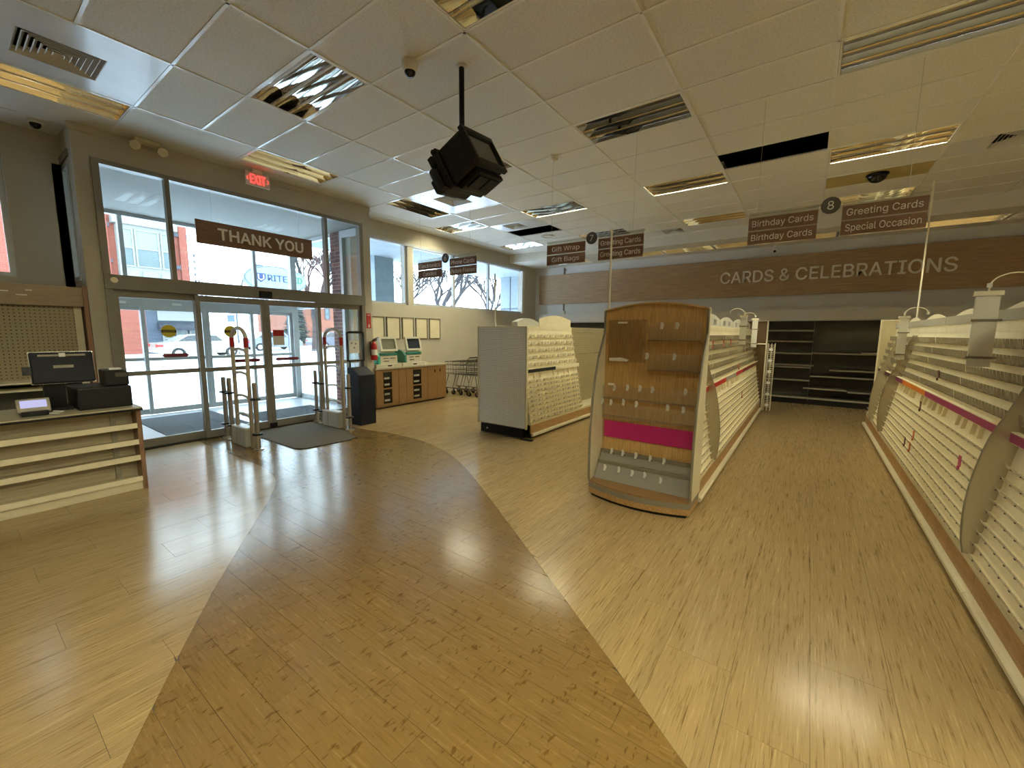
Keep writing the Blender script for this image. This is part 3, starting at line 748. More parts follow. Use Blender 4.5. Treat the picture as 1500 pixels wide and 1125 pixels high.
def text(name, s, parent, center, rot, width, height, m, depth=0.004, bold=0.0):
    """lettering fitted to width x height, centred; rot is an Euler tuple; bold thickens the strokes by that many metres"""
    loops = glyph_loops(s)
    xs = [p[0] for L in loops for p in L]; ys = [p[1] for L in loops for p in L]
    mx, my = (max(xs) + min(xs)) / 2, (max(ys) + min(ys)) / 2
    sx = width / (max(xs) - min(xs)); sy = height / (max(ys) - min(ys)) if height else sx
    loops = [[((x - mx) * sx, (y - my) * sy) for x, y in L] for L in loops]
    area = lambda L: sum(a[0] * c[1] - c[0] * a[1] for a, c in zip(L, L[1:] + L[:1])) / 2
    ar = [area(L) for L in loops]; sgn = math.copysign(1, ar[max(range(len(ar)), key=lambda i: abs(ar[i]))])
    outer = [L for L, k in zip(loops, ar) if k * sgn > 0]; holes = [L for L, k in zip(loops, ar) if k * sgn < 0]
    b = MB(); z = depth / 2; step = min(0.0004, max(width, height or 0) * 0.002)
    for dx, dy in ([(0, 0)] if not bold else [(bold, 0), (-bold, 0), (0, bold), (0, -bold)]):
        z += step * 3
        for li, L in enumerate(outer):
            zl = z + step * (li % 3)      # strokes that overlap lie a hair apart
            H = [h for h in holes if inside(h[0], L)]
            polys = [L] + H; flat = [p for q in polys for p in q]; n0 = len(b.v)
            b.v += [(x + dx, y + dy, zl) for x, y in flat]
            for tri in tessellate_polygon([[Vector((x, y, 0)) for x, y in q] for q in polys]):
                p0, p1, p2 = (flat[i] for i in tri)
                if (p1[0] - p0[0]) * (p2[1] - p0[1]) - (p2[0] - p0[0]) * (p1[1] - p0[1]) < 0: tri = tri[::-1]
                b.f.append([n0 + i for i in tri]); b.m.append(0)
            k0 = 0
            for q in polys:
                n1 = len(b.v); b.v += [(x + dx, y + dy, -depth / 2) for x, y in q]; nq = len(q)
                for i in range(nq): b.f.append([n0 + k0 + i, n0 + k0 + (i + 1) % nq, n1 + (i + 1) % nq, n1 + i]); b.m.append(0)
                k0 += nq
    o = b.build(name, m, None, off=Vector())
    off = WL.get(parent.name, Vector()) if parent else Vector()
    o.parent = parent; o.location = Vector(center) - off; o.rotation_euler = rot
    return o
R_FACE_Y = (math.pi / 2, 0, 0)             # read by someone looking along +Y
R_FACE_X = (math.pi / 2, 0, math.pi / 2)   # read by someone looking along -X

for lf, x, y in CAUTION: text('sticker_lettering', 'CAUTION', lf, (x, y, 1.58), R_FACE_X, 0.13, 0.024, P_YEL, 0.0006)
t = thing('exit_sign', 'red lettered EXIT sign hanging from the ceiling above the doors', 'exit sign', (-6.9, 3.03, 3.70))
MB().box(-6.915, -6.885, 2.86, 3.20, 3.735, 3.925).build('sign_body', mat('exit_sign_face', lin(214, 206, 190), 0.4), t, bevel=0.006)
MB().box(-6.92, -6.88, 2.96, 3.10, 3.925, CEIL).build('mount', P_WHITE, t)
P_EXIT = emit('exit_red', (1.0, 0.06, 0.05), 0.9)
text('lettering', 'EXIT', t, (-6.883, 3.03, 3.83), R_FACE_X, 0.21, 0.125, P_EXIT, 0.004, 0.0015)
for y, d in ((2.888, -1), (3.172, 1)):
    MB().tube([(-6.883, y - d * 0.010, 3.855), (-6.883, y + d * 0.012, 3.83), (-6.883, y - d * 0.010, 3.805)], 0.004, 5).build('arrow', P_EXIT, t)
t = thing('emergency_light', 'twin-head emergency light on the ceiling over the entrance bay', 'emergency light', (-7.02, 1.78, CEIL - 0.12))
MB().box(-7.08, -6.96, 1.66, 1.92, CEIL - 0.05, CEIL).build('battery_box', P_CREAM2, t, bevel=0.01)
for y in (1.66, 1.93):
    o = MB().cyl((-7.02, y, CEIL - 0.05), (-6.98, y, CEIL - 0.10), 0.02, 10).cyl((-7.02, y, CEIL - 0.075), (-6.95, y, CEIL - 0.115), 0.04, 16, 0.055).build('lamp_head', P_CREAM2, t); smooth_by_angle(o)

# hanging black monitor cluster on its pole
TV = Vector((-2.495, 2.930, 3.092))   # nearest corner
ea = Vector((-0.437, -0.181, 0.881)).normalized(); eb = Vector((-0.891, -0.047, -0.452)); eb = (eb - ea * eb.dot(ea)).normalized(); ec = ea.cross(eb)
if ec.y < 0: ec = -ec
la, lb_, lc = 0.343, 0.319, 0.50
def tvp(a, b, c): return TV + ea * a + eb * b + ec * c
def tvbox(m, a0, a1, b0, b1, c0, c1):
    return m.obox(tvp((a0 + a1) / 2, (b0 + b1) / 2, (c0 + c1) / 2), ea * (a1 - a0) / 2, eb * (b1 - b0) / 2, ec * (c1 - c0) / 2)
t = thing('security_monitor', 'bulky black boxed security monitor hanging tilted from a ceiling pole', 'monitor', (-2.745, 3.0, 2.7))
MB().cyl((-2.745, 3.0, 3.36), (-2.745, 3.0, CEIL - 0.01), 0.024, 14).build('pole', P_BLACK, t)
MB().cyl((-2.745, 3.0, CEIL - 0.012), (-2.745, 3.0, CEIL + 0.004), 0.05, 18).build('ceiling_plate', P_WHITE, t)
tvbox(MB(), 0, la, 0.02, lb_, 0, lc).build('monitor_case', P_BLACK, t, bevel=0.03)
m = MB()
tvbox(m, -0.012, 0.04, -0.02, 0.03, -0.01, lc + 0.01); tvbox(m, la - 0.04, la + 0.012, -0.02, 0.03, -0.01, lc + 0.01)
tvbox(m, 0.04, la - 0.04, -0.02, 0.03, -0.01, 0.035); tvbox(m, 0.04, la - 0.04, -0.02, 0.03, lc - 0.035, lc + 0.01)
m.build('bezel', P_BLACK, t, bevel=0.008)
tvbox(MB(), 0.04, la - 0.04, 0.0, 0.015, 0.035, lc - 0.035).build('screen', mat('dark_screen_glass', lin(58, 62, 60), 0.12, var=0.05), t)
m = MB(); tvbox(m, -0.025, la + 0.025, lb_ - 0.01, lb_ + 0.055, -0.022, lc + 0.022); m.build('strap', P_BLACK, t, bevel=0.01)
tvbox(MB(), 0.03, la - 0.06, lb_ + 0.055, lb_ + 0.20, 0.02, lc - 0.03).build('rear_case', P_BLACK, t, bevel=0.03)
tvbox(MB(), 0.08, la - 0.13, lb_ + 0.20, lb_ + 0.25, 0.07, lc - 0.10).build('rear_cap', P_BLACK, t, bevel=0.015)
m = MB(); tvbox(m, -0.06, -0.012, 0.05, lb_ - 0.02, 0.05, lc - 0.02); m.build('lower_tray', P_BLACK, t, bevel=0.008)
for a in (0.08, 0.27): tvbox(MB(), -0.075, -0.06, 0.08, 0.24, a, a + 0.15).build('vent_cover', P_NAVY, t)
m = MB(); tvbox(m, 0.02, 0.20, lb_ + 0.06, lb_ + 0.12, -0.05, 0.02); tvbox(m, 0.24, 0.33, lb_ + 0.055, lb_ + 0.11, -0.035, 0.02); m.build('tilt_bracket', P_BLACK, t, bevel=0.006)
MB().cyl(tvp(0.1, lb_ + 0.02, -0.022), tvp(0.1, lb_ + 0.02, -0.04), 0.02, 12).cyl(tvp(0.34, lb_ + 0.02, -0.022), tvp(0.34, lb_ + 0.02, -0.04), 0.02, 12).build('tilt_knob', P_BLACK, t)

# ---- aisle signs
P_DISC = mat('dark_grey_disc', lin(84, 84, 84), 0.5, var=0.04)
def aisle_sign(xc, num, left, right, label):
    t = thing('aisle_sign', label, 'aisle sign', (xc, 5.2, 2.55), 'hanging aisle signs')
    Y = 5.2
    MB().box(xc - 0.69, xc + 0.70, Y - 0.008, Y + 0.008, 2.853, 2.873).build('hanger_rail', P_ACR, t)
    for x in (xc - 0.62, xc + 0.55): MB().cyl((x, Y, 2.87), (x, Y, CEIL), 0.0018, 5).build('hanging_wire', P_STEEL, t)
    for (x0, names) in ((xc - 0.69, left), (xc + 0.095, right)):
        MB().box(x0 - 0.002, x0 + 0.597, Y + 0.003, Y + 0.008, 2.545, 2.86).build('backing_sheet', P_ACR, t)
        for k, s in enumerate(names):
            z1 = 2.822 - k * 0.142; z0 = z1 - 0.128
            o = MB().box(x0, x0 + 0.595, Y - 0.006, Y + 0.003, z0, z1).build('sign_panel', P_SIGNW, t)
            h = 0.082 if any(c in 'gpy' for c in s) else 0.068
            tw_ = min(0.53, 0.0475 * len(s))
            text('lettering', s, o, (x0 + 0.2975, Y - 0.0075, (z0 + z1) / 2 - (0.006 if h > 0.07 else 0)), R_FACE_Y, tw_, h, P_WTEXT, 0.002)
    o = MB().cyl((xc, Y - 0.016, 2.845), (xc, Y - 0.002, 2.845), 0.078, 32).build('number_disc', P_DISC, t); smooth_by_angle(o)
    text('lettering', num, o, (xc, Y - 0.018, 2.845), R_FACE_Y, 0.05, 0.08, P_WTEXT, 0.002)
    return t
aisle_sign(-5.15, '6', ('Electronics', 'Candles'), ('Phone Cards', 'Picture Frames'), 'hanging brown aisle sign 6 for electronics and phone cards')
aisle_sign(-2.45, '7', ('Gift Wrap', 'Gift Bags'), ('Greeting Cards', 'Greeting Cards'), 'hanging brown aisle sign 7 for gift wrap and greeting cards')
aisle_sign(0.06, '8', ('Birthday Cards', 'Birthday Cards'), ('Greeting Cards', 'Special Occasion'), 'hanging brown aisle sign 8 for birthday cards and special occasion')

t = thing('thank_you_sign', 'brown hanging THANK YOU sign in front of the door transom', 'sign', (-6.9, 3.01, 2.78))
o = MB().box(-6.915, -6.895, 2.20, 3.82, 2.785, 3.10).build('sign_board', P_SIGNW, t)
text('lettering', 'THANK YOU', o, (-6.891, 3.06, 2.945), R_FACE_X, 1.20, 0.155, P_LETTER, 0.008, 0.005)
for y in (2.4, 3.61): MB().cyl((-6.905, y, 3.10), (-6.905, y, CEIL), 0.0018, 5).build('hanging_wire', P_STEEL, t)

t = thing('wall_board', 'long walnut board lettered CARDS & CELEBRATIONS on the far wall', 'sign', (-2.0, 12.16, 2.54))
o = MB().box(-7.60, 4.6, 12.12, 12.16, 2.545, 3.49).build('board', P_SIGNB, t)
text('lettering', 'CARDS & CELEBRATIONS', o, (0.13, 12.105, 3.035), R_FACE_Y, 4.30, 0.285, P_LETTER, 0.02, 0.005)
MB().box(-6.70, -6.67, 12.16, 12.2, 2.28, 3.70).box(-6.70, -6.62, 12.16, 12.2, 3.62, 3.65).build('conduit', P_GREYT, t)
MB().box(-6.74, -6.62, 12.13, 12.2, 2.22, 2.32).build('junction_box', P_WHITE, t)
# ================================================================ CARD GONDOLAS
PROF = [(0.24, 0.455), (0.60, 0.400), (1.0, 0.335), (1.19, 0.285), (1.68, 0.200)]
def dp(z):
    for (z0, a), (z1, b2) in zip(PROF[:-1], PROF[1:]):
        if z <= z1: return a + (b2 - a) * max(0, (z - z0)) / (z1 - z0)
    return PROF[-1][1]
ROWC = {}
def row_mesh(L, z, upper, cols=False):
    key = (round(L, 3), round(z, 3), cols)
    if key in ROWC: return ROWC[key]
    b = MB(); d = dp(z); out = 0.030 if upper else 0.010; lip = 0.066 if upper else 0.024
    if cols:      # separate pockets in columns with bare gaps between them
        lip = 0.05 if upper else 0.042; out = 0.022
        n = max(2, int(L / 0.165)); p = L / n
        for k in range(n):
            y0 = k * p + 0.012; y1 = (k + 1) * p - (0.040 if k % 2 else 0.014); ym = (y0 + y1) / 2
            b.box(d - 0.012, d + out, y0, y1, z, z + 0.004, 0)
            for a, c in ((y0, ym - 0.004), (ym + 0.004, y1)):
                b.add([(d + out, a, z), (d + out + 0.003, a, z), (d + out + 0.014, a + 0.004, z + lip), (d + out + 0.011, a + 0.004, z + lip), (d + out, c, z), (d + out + 0.003, c, z), (d + out + 0.014, c - 0.004, z + lip), (d + out + 0.011, c - 0.004, z + lip)],
                      [(0, 1, 2, 3), (7, 6, 5, 4), (0, 4, 5, 1), (1, 5, 6, 2), (2, 6, 7, 3), (3, 7, 4, 0)], 1)
            b.box(d + out + 0.006, d + out + 0.016, y0 + 0.02, y0 + 0.04, z + 0.012, z + 0.02, 2)
        o = b.build('pocket_row', [P_CREAM, P_ACRW, P_PEGD, P_SMK]); ROWC[key] = o.data; bpy.data.objects.remove(o)
        return ROWC[key]
    b.box(d - 0.012, d + out, 0.004, L - 0.004, z, z + 0.004, 0)
    n = max(4, int(L / 0.068)); p = (L - 0.012) / n
    for k in range(n):
        y0 = 0.006 + k * p + 0.005; y1 = y0 + p - 0.010
        b.add([(d + out, y0, z), (d + out + 0.003, y0, z), (d + out + 0.012, y0 + 0.004, z + lip), (d + out + 0.009, y0 + 0.004, z + lip),
               (d + out, y1, z), (d + out + 0.003, y1, z), (d + out + 0.012, y1 - 0.004, z + lip), (d + out + 0.009, y1 - 0.004, z + lip)],
              [(0, 1, 2, 3), (7, 6, 5, 4), (0, 4, 5, 1), (1, 5, 6, 2), (2, 6, 7, 3), (3, 7, 4, 0)], 3 if upper else 1)
        ym = (y0 + y1) / 2
        if (k + round(z * 100)) % 2: b.box(d + out + 0.004, d + out + 0.010, ym - 0.007, ym + 0.007, z + 0.004, z + 0.009, 2)
    me = b.build('pocket_row', [P_CREAM, P_ACRW, P_PEGD, P_SMK]); m = me.data; bpy.data.objects.remove(me); ROWC[key] = m
    return m
P_ACRW = acrylicmat('milky_acrylic', (0.86, 0.85, 0.78, 1), 0.55, (0.80, 0.76, 0.62, 1))
P_SMK = acrylicmat('smoky_pocket_acrylic', (0.84, 0.82, 0.76, 1), 0.42, (0.42, 0.38, 0.28, 1))
P_PEGD = mat('dark_peg', lin(52, 46, 34), 0.6)
LOWROWS = [0.262 + 0.072 * k for k in range(9)]
UPROWS = [1.085 + 0.108 * k for k in range(5)]
SHC = {}
def section(parent, xc, y0, L, side, strip=(), header='arc', fin=None, rows=True, cols=False):
    """one four-foot run of card pockets; side +1 faces +X, -1 faces -X"""
    key = round(L, 3)
    if key not in SHC:
        b = MB()
        for (z0, a), (z1, c) in zip(PROF[:-1], PROF[1:]):
            b.add([(a - 0.012, 0.002, z0), (a - 0.012, L - 0.002, z0), (c - 0.012, L - 0.002, z1), (c - 0.012, 0.002, z1),
                   (a - 0.02, 0.002, z0), (a - 0.02, L - 0.002, z0), (c - 0.02, L - 0.002, z1), (c - 0.02, 0.002, z1)],
                  [(0, 1, 2, 3), (5, 4, 7, 6), (0, 3, 7, 4), (1, 5, 6, 2), (3, 2, 6, 7), (0, 4, 5, 1)])
        n = int(L / 0.17)
        for k in range(1, n):     # upright separators below the label strip
            y = L * k / n + (0.02 if k % 2 else -0.01)
            b.add([(dp(0.89) - 0.012, y, 0.89), (dp(0.89) + 0.012, y, 0.89), (dp(1.0) + 0.012, y, 1.0), (dp(1.0) - 0.012, y, 1.0),
                   (dp(0.89) - 0.012, y + 0.006, 0.89), (dp(0.89) + 0.012, y + 0.006, 0.89), (dp(1.0) + 0.012, y + 0.006, 1.0), (dp(1.0) - 0.012, y + 0.006, 1.0)],
                  [(0, 1, 2, 3), (7, 6, 5, 4), (0, 4, 5, 1), (1, 5, 6, 2), (2, 6, 7, 3), (3, 7, 4, 0)])
        o = b.build('rack_section', P_CREAM); SHC[key] = o.data; bpy.data.objects.remove(o)
    s = bpy.data.objects.new('rack_section', SHC[key]); COL.objects.link(s); s.parent = parent
    off = WL[parent.name]
    s.location = Vector((xc, y0 if side > 0 else y0 + L, 0)) - off; s.rotation_euler = (0, 0, 0 if side > 0 else math.pi)
    WL[s.name] = Vector()
    def sub(b, name, m, **k): return b.build(name, m, s, off=Vector(), **k)
    if rows:
        for z in LOWROWS + UPROWS:
            o = bpy.data.objects.new('pocket_row', row_mesh(L, z, z > 1, cols)); COL.objects.link(o); o.parent = s
    d = dp(1.0) + 0.03
    sub(MB().box(d - 0.03, d + 0.004, 0.003, L - 0.003, 1.046, 1.050).box(d, d + 0.003, 0.003, L - 0.003, 0.985, 1.046), 'label_rail', P_CREAM)
    for f0, f1, m in strip:
        a, c = (f0, f1) if side > 0 else (1 - f1, 1 - f0)
        sub(MB().box(d + 0.003, d + 0.005, a * L + 0.002, c * L - 0.002, 0.990, 1.043), 'label_strip', m)
    sub(MB().box(0.185, 0.20, 0.003, L - 0.003, 1.635, 1.70), 'top_rail', P_CREAM)
    if header:
        base = 1.70; e, pk = {'arc': (0.07, 0.15), 'low': (0.06, 0.15), 'print': (0.09, 0.15), 'tall': (0.12, 0.19), 'cap': (0.06, 0.12)}[header]
        pts = [(0.01, base), (L - 0.01, base)] + [(0.01 + (L - 0.02) * (1 - q / 14), base + e + (pk - e) * math.sin(math.pi * q / 14)) for q in range(15)]
        th = 0.008 if header != 'cap' else 0.10
        ho = sub(MB().prism(pts, lambda u, v, t: (t, u, v), 0.170 - (th if header == 'cap' else 0), 0.178), 'header_board', P_CREAM if header in ('tall', 'low', 'arc') else P_FROSTW)
        if header == 'print':
            for f in (0.30, 0.68): MB().box(0.1785, 0.1795, f * L - 0.10, f * L + 0.10, base + 0.02, base + 0.09).build('printed_card', P_GREYP, ho, off=Vector())
        if header == 'low': sub(MB().box(0.20, 0.208, 0.005, L - 0.005, 1.715, 1.795), 'header_lens', P_FROST)
    if fin is not None:
        n = 16; pts = []
        for q in range(n + 1):
            z = 0.262 + (1.60 - 0.262) * q / n; pts.append((dp(z) + 0.035 + 0.085 * math.sin(math.pi * (q / n) ** 0.8), z))
        for q in range(n, -1, -1):
            z = 0.262 + (1.60 - 0.262) * q / n; pts.append((dp(z) - 0.01, z))
        y = fin * L
        sub(MB().prism(pts, lambda u, v, t: (u, t, v), y - 0.003, y + 0.003), 'divider_fin', P_FIN)
        sub(MB().tube([(u, y, v) for u, v in pts[:n + 1]], 0.0045, 6), 'fin_edge', P_GREYT)
    return s
P_FIN = acrylicmat('smoked_tan_acrylic', (0.80, 0.76, 0.66, 1), 0.45, (0.50, 0.44, 0.32, 1))
P_FROSTW = acrylicmat('white_frosted_acrylic', (0.8, 0.8, 0.78, 1), 0.75, (0.80, 0.80, 0.74, 1))
P_GREYP = mat('grey_print', lin(150, 152, 146), 0.6, var=0.2, vs=40)
P_WIREW = mat('white_coated_wire', lin(226, 220, 196), 0.4, var=0.03)
P_TAGR = mat('red_index_tag', lin(170, 24, 44), 0.5); P_TAGO = mat('orange_index_tag', lin(190, 104, 40), 0.5); P_TAGB = mat('brown_index_tag', lin(84, 44, 52), 0.5); P_TAGM = mat('pink_index_tag', lin(188, 62, 110), 0.5)

def gondola_base(t, xc, y0, y1, sides=(1, -1)):
    MB().box(xc - 0.43, xc + 0.43, y0 + 0.02, y1 - 0.02, 0.0, 0.07).build('toe_kick', P_BLACK, t)
    MB().box(xc - 0.46, xc + 0.46, y0, y1, 0.205, 0.24).build('base_deck', P_CREAM2, t)
    MB().box(xc - 0.02, xc + 0.02, y0, y1, 0.24, 1.69).build('spine_panel', P_CREAM2, t)
    for s in sides:
        n = max(1, int(round((y1 - y0) / 1.22)))
        for k in range(n):
            a, c = y0 + (y1 - y0) * k / n, y0 + (y1 - y0) * (k + 1) / n
            MB().box(xc + s * 0.435, xc + s * 0.462, a + 0.002, c - 0.002, 0.075, 0.205).build('base_board', P_OAKD, t)
            o = MB().prism([(0.462, 0.032), (0.492, 0.032), (0.502, 0.044), (0.502, 0.066), (0.492, 0.078), (0.462, 0.078)], lambda u, v, tt, s=s: (xc + s * u, tt, v), a + 0.002, c - 0.002).build('bumper_rail', P_CREAM2, t)
def tag_tab(t, x, y, z, side, m):
    MB().box(x, x + side * 0.004, y - 0.028, y + 0.028, z - 0.035, z + 0.04).box(x, x + side * 0.012, y - 0.008, y + 0.008, z - 0.06, z - 0.035).build('index_tag', m, t)

# --- aisle 7 gondola (behind the oak end cap)
XC7, Y70, Y71 = -1.21, 4.02, 9.92
t7 = thing('card_gondola', 'cream greeting card gondola running back from the oak end cap', 'gondola', (XC7, (Y70 + Y71) / 2, 0), 'card gondolas')
gondola_base(t7, XC7, Y70, Y71)
LB = (Y71 - Y70) / 5
STRIPS7 = [((0, 1, P_RED),), ((0.0, 0.62, P_RED), (0.62, 1, P_FROST)), ((0, 0.35, P_FROST), (0.35, 1, P_RED)), ((0, 1, P_DRED),), ((0, 1, P_DRED),)]
for k in range(5):
    section(t7, XC7, Y70 + k * LB, LB, 1, STRIPS7[k], 'print', fin=0.62 if k == 0 else None)
    section(t7, XC7, Y70 + k * LB, LB, -1, ((0, 1, P_CREAM),), None, rows=k < 2)
for y, z, m in ((5.34, 1.49, P_TAGR), (6.08, 1.49, P_TAGR), (6.70, 1.50, P_TAGR), (7.14, 1.12, P_TAGR), (8.0, 1.36, P_TAGB), (8.45, 1.36, P_TAGB), (8.9, 1.37, P_TAGB), (7.06, 0.70, P_TAGR), (9.6, 0.80, P_TAGB)):
    tag_tab(t7, XC7 + dp(z) + 0.05, y, z, 1, m)
# end frame with brown board, white tube frame and loop at the far end
t = thing('tube_frame_stand', 'brown pegboard end panel in a white tube frame at the far end of aisle 7', 'display panel', (-1.21, 10.0, 0))
MB().box(-1.70, -0.74, 9.985, 10.01, 0.10, 1.84).build('peg_panel', P_PEGB, t)
MB().box(-1.70, -0.74, 9.96, 10.04, 0.0, 0.10).build('foot_plate', P_BLACK, t)
MB().tube([(-0.72, 9.96, 0.02), (-0.72, 9.96, 1.87), (-1.70, 9.96, 1.87), (-1.70, 9.96, 0.02)], 0.016, 8).build('tube_frame', P_WIREW, t)
MB().tube([(-0.72, 9.96, 1.40), (-1.70, 9.96, 1.40)], 0.014, 8).build('cross_tube', P_WIREW, t)
t = thing('wire_rack', 'narrow white wire pocket rack hung at the far end of aisle 7', 'wire rack', (-0.62, 10.02, 0.06))
m = MB()
for x in (-0.69, -0.63, -0.57):
    for y in (9.96, 10.08): m.tube([(x, y, 0.02), (x, y, 1.42)], 0.005, 5)
for k in range(33):
    z = 0.10 + k * 0.04; m.tube([(-0.69, 9.96, z), (-0.57, 9.96, z), (-0.57, 10.08, z), (-0.69, 10.08, z)], 0.003, 4, closed=True)
m.build('wire_cage', P_WIREW, t)
for k in range(6): MB().box(-0.665, -0.60, 9.945, 9.955, 0.12 + k * 0.23, 0.17 + k * 0.23).build('price_tag', P_WTEXT, t)

# loop-topped clear sign holders on the racks
def loop_holder(x, y, z0, z1, r, side, label, wdt=0.09):
    """flat clear sleeve with a wire loop arching back over the rack; side points into the rack"""
    t = thing('sign_holder', label, 'sign holder', (x, y, z0), 'loop-topped sign holders')
    MB().box(x - wdt / 2, x + wdt / 2, y - 0.008, y + 0.008, z0, z1).build('clear_sleeve', P_FROSTW, t, bevel=0.003)
    MB().box(x - wdt / 2 - 0.012, x + wdt / 2 + 0.012, y - 0.013, y + 0.013, z1 - 0.02, z1 + 0.012).build('sleeve_collar', P_WIREW, t)
    b = MB().tube([(x, y, z1 + 0.01), (x, y, z1 + 0.03)] + [(x + side * r * (1 - math.cos(a * math.pi / 14)), y, z1 + 0.04 + r * 0.75 * math.sin(a * math.pi / 14)) for a in range(15)] + [(x + side * 2 * r, y, z1 + 0.03)], 0.0045, 6)
    b.build('wire_loop', P_WIREW, t)
    for xx in (x, x + side * 2 * r): MB().box(xx - 0.012, xx + 0.012, y - 0.010, y + 0.010, z1 + 0.035, z1 + 0.065).build('loop_ferrule', P_FROSTW, t)
    for zz in (z0 + 0.06, z0 + (z1 - z0) * 0.62): MB().box(x - wdt / 2 - 0.008, x + wdt / 2 + 0.02, y - 0.012, y + 0.012, zz, zz + 0.016).build('clip', P_GREYT, t)
    return t
loop_holder(-0.85, 8.9, 1.36, 1.88, 0.10, -1, 'white loop-topped holder at the far end of the aisle 7 cards')
loop_holder(-0.86, 7.35, 1.44, 1.88, 0.10, -1, 'white wire loop holder above the middle of the aisle 7 cards')

# --- aisle 8 gondola on the right
XC8, Y80, Y81 = 1.36, 2.25, 9.43
t8 = thing('card_gondola', 'long cream greeting card gondola along the right edge of the frame', 'gondola', (XC8, (Y80 + Y81) / 2, 0), 'card gondolas')
gondola_base(t8, XC8, Y80, Y81)
ED = [9.43, 8.62, 7.60, 6.27, 4.93, 3.60, 2.25]
P_MAGS = mat('plum_magenta_card', lin(150, 44, 96), 0.5, var=0.05)
ST8 = [((0, 1, P_TAGB),), ((0, 1, P_TAGB),), ((0.0, 0.62, P_ORNG), (0.62, 1, P_PURP)), ((0, 0.66, P_MAGS), (0.66, 1, P_ORNG)), ((0, 1, P_MAGS),), ((0, 1, P_MAGS),)]
for k in range(6):
    y1, y0 = ED[k], ED[k + 1]
    section(t8, XC8, y0, y1 - y0, -1, ST8[k], 'low', fin={0: 1.0, 1: 1.0, 4: 1.0}.get(k))
    section(t8, XC8, y0, y1 - y0, 1, ((0, 1, P_CREAM),), None, rows=False)
for y, z, m in ((5.74, 0.90, P_TAGB), (5.85, 0.50, P_TAGB), (5.59, 0.50, P_TAGO), (5.60, 0.62, P_TAGO), (4.15, 0.72, P_TAGM), (5.61, 1.23, P_TAGB)):
    tag_tab(t8, XC8 - dp(z) - 0.05, y, z, -1, m)
t = thing('pegboard_stand', 'pale pegboard end panel at the far end of the right gondola', 'display panel', (1.40, 9.48, 0))
MB().box(0.98, 1.80, 9.47, 9.49, 0.14, 1.84).build('peg_panel', pegmat('pale_pegboard', lin(190, 178, 142), lin(80, 70, 46), 0.0254, 0.2), t)
MB().box(0.96, 0.98, 9.46, 9.50, 0.0, 1.86).box(1.80, 1.82, 9.46, 9.50, 0.0, 1.86).box(0.98, 1.80, 9.46, 9.50, 1.84, 1.86).build('edge_frame', P_CREAM2, t)
MB().box(0.98, 1.80, 9.45, 9.50, 0.0, 0.14).build('foot_plate', P_BLACK, t)
loop_holder(0.985, 4.32, 1.38, 1.90, 0.12, 1, 'large clear loop-topped sign holder at the right edge of the frame', 0.12)
loop_holder(0.99, 7.5, 1.28, 1.84, 0.11, 1, 'clear loop-topped sign holder near the far end of the right rack')
def pole(x, y, z0, z1, lean, label):
    t = thing('flag_pole', label, 'pole', (x, y, z0), 'tall white flag poles on the racks')
    MB().tube([(x, y, z0), (x + lean, y, z1)], 0.011, 8).build('rod', P_WIREW, t)
    MB().box(x - 0.02, x + 0.02, y - 0.02, y + 0.02, z0 - 0.02, z0 + 0.05).build('socket', P_FROSTW, t)
pole(1.30, 8.80, 1.72, 3.86, 0.0, 'tall thin white pole rising from the right card rack')
pole(-1.70, 4.06, 1.02, 2.64, 0.0, 'thin white pole rising behind the oak end cap')
pole(-4.05, 5.16, 1.70, 2.50, 0.0, 'thin grey rod rising behind the grey pegboard panel')

# --- aisle 6 gondola
XC6, Y60, Y61 = -3.78, 5.12, 9.6
t6 = thing('card_gondola', 'cream card gondola behind the grey pegboard end panel', 'gondola', (XC6, (Y60 + Y61) / 2, 0), 'card gondolas')
gondola_base(t6, XC6, Y60, Y61)
section(t6, XC6, 5.13, 0.62, 1, ((0, 1, P_DARK),), 'cap', cols=True)
section(t6, XC6, 5.75, 1.10, 1, ((0.0, 0.22, P_DARK), (0.22, 1, P_CREAM)), 'tall', cols=True)
MB().box(XC6 + 0.10, XC6 + 0.125, 6.86, 9.6, 0.24, 1.70).build('peg_back', P_PEGT, t6)
hk = MB()
for k in range(9):
    for z in (1.66, 1.60, 1.20):
        if (k + int(z * 10)) % 4: hk.tube([(XC6 + 0.125, 7.0 + k * 0.16, z), (XC6 + 0.30, 7.0 + k * 0.16, z), (XC6 + 0.31, 7.0 + k * 0.16, z + 0.015)], 0.004, 5)
hk.build('peg_hooks', P_CHROME, t6)
section(t6, XC6, 5.13, 1.72, -1, ((0, 1, P_CREAM),), None, rows=False)
t = thing('pegboard_stand', 'grey pegboard end panel on a black base facing the entrance walkway', 'display panel', (-3.85, 5.08, 0))
MB().box(-4.30, -3.39, 5.065, 5.085, 0.15, 1.68).build('peg_panel', P_PEGG, t)
MB().box(-4.32, -4.30, 5.055, 5.095, 0.14, 1.69).box(-3.39, -3.37, 5.055, 5.095, 0.14, 1.69).box(-4.30, -3.39, 5.055, 5.095, 1.68, 1.69).build('edge_frame', P_CREAM2, t)
o = MB().box(-4.25, -3.43, 5.05, 5.10, 0.0, 0.14).build('black_base', P_BLACK, t, bevel=0.004)
MB().box(-4.125, -4.105, 5.047, 5.05, 0.055, 0.085).box(-4.13, -4.10, 5.047, 5.05, 0.063, 0.077).build('white_mark', P_WTEXT, o)
t = thing('loose_cable', 'thin black cable lying on the floor below the pegboard panel', 'cable', (-3.7, 5.0, 0))
m = MB(); m.tube([(-4.15 + 0.05 * k, 5.0 + 0.02 * math.sin(k * 1.3), 0.006) for k in range(18)], 0.005, 5).build('cable', P_BLACK, t)
MB().box(-3.42, -3.22, 4.97, 5.03, 0.0, 0.02).build('plug_strip', P_BLACK, t)

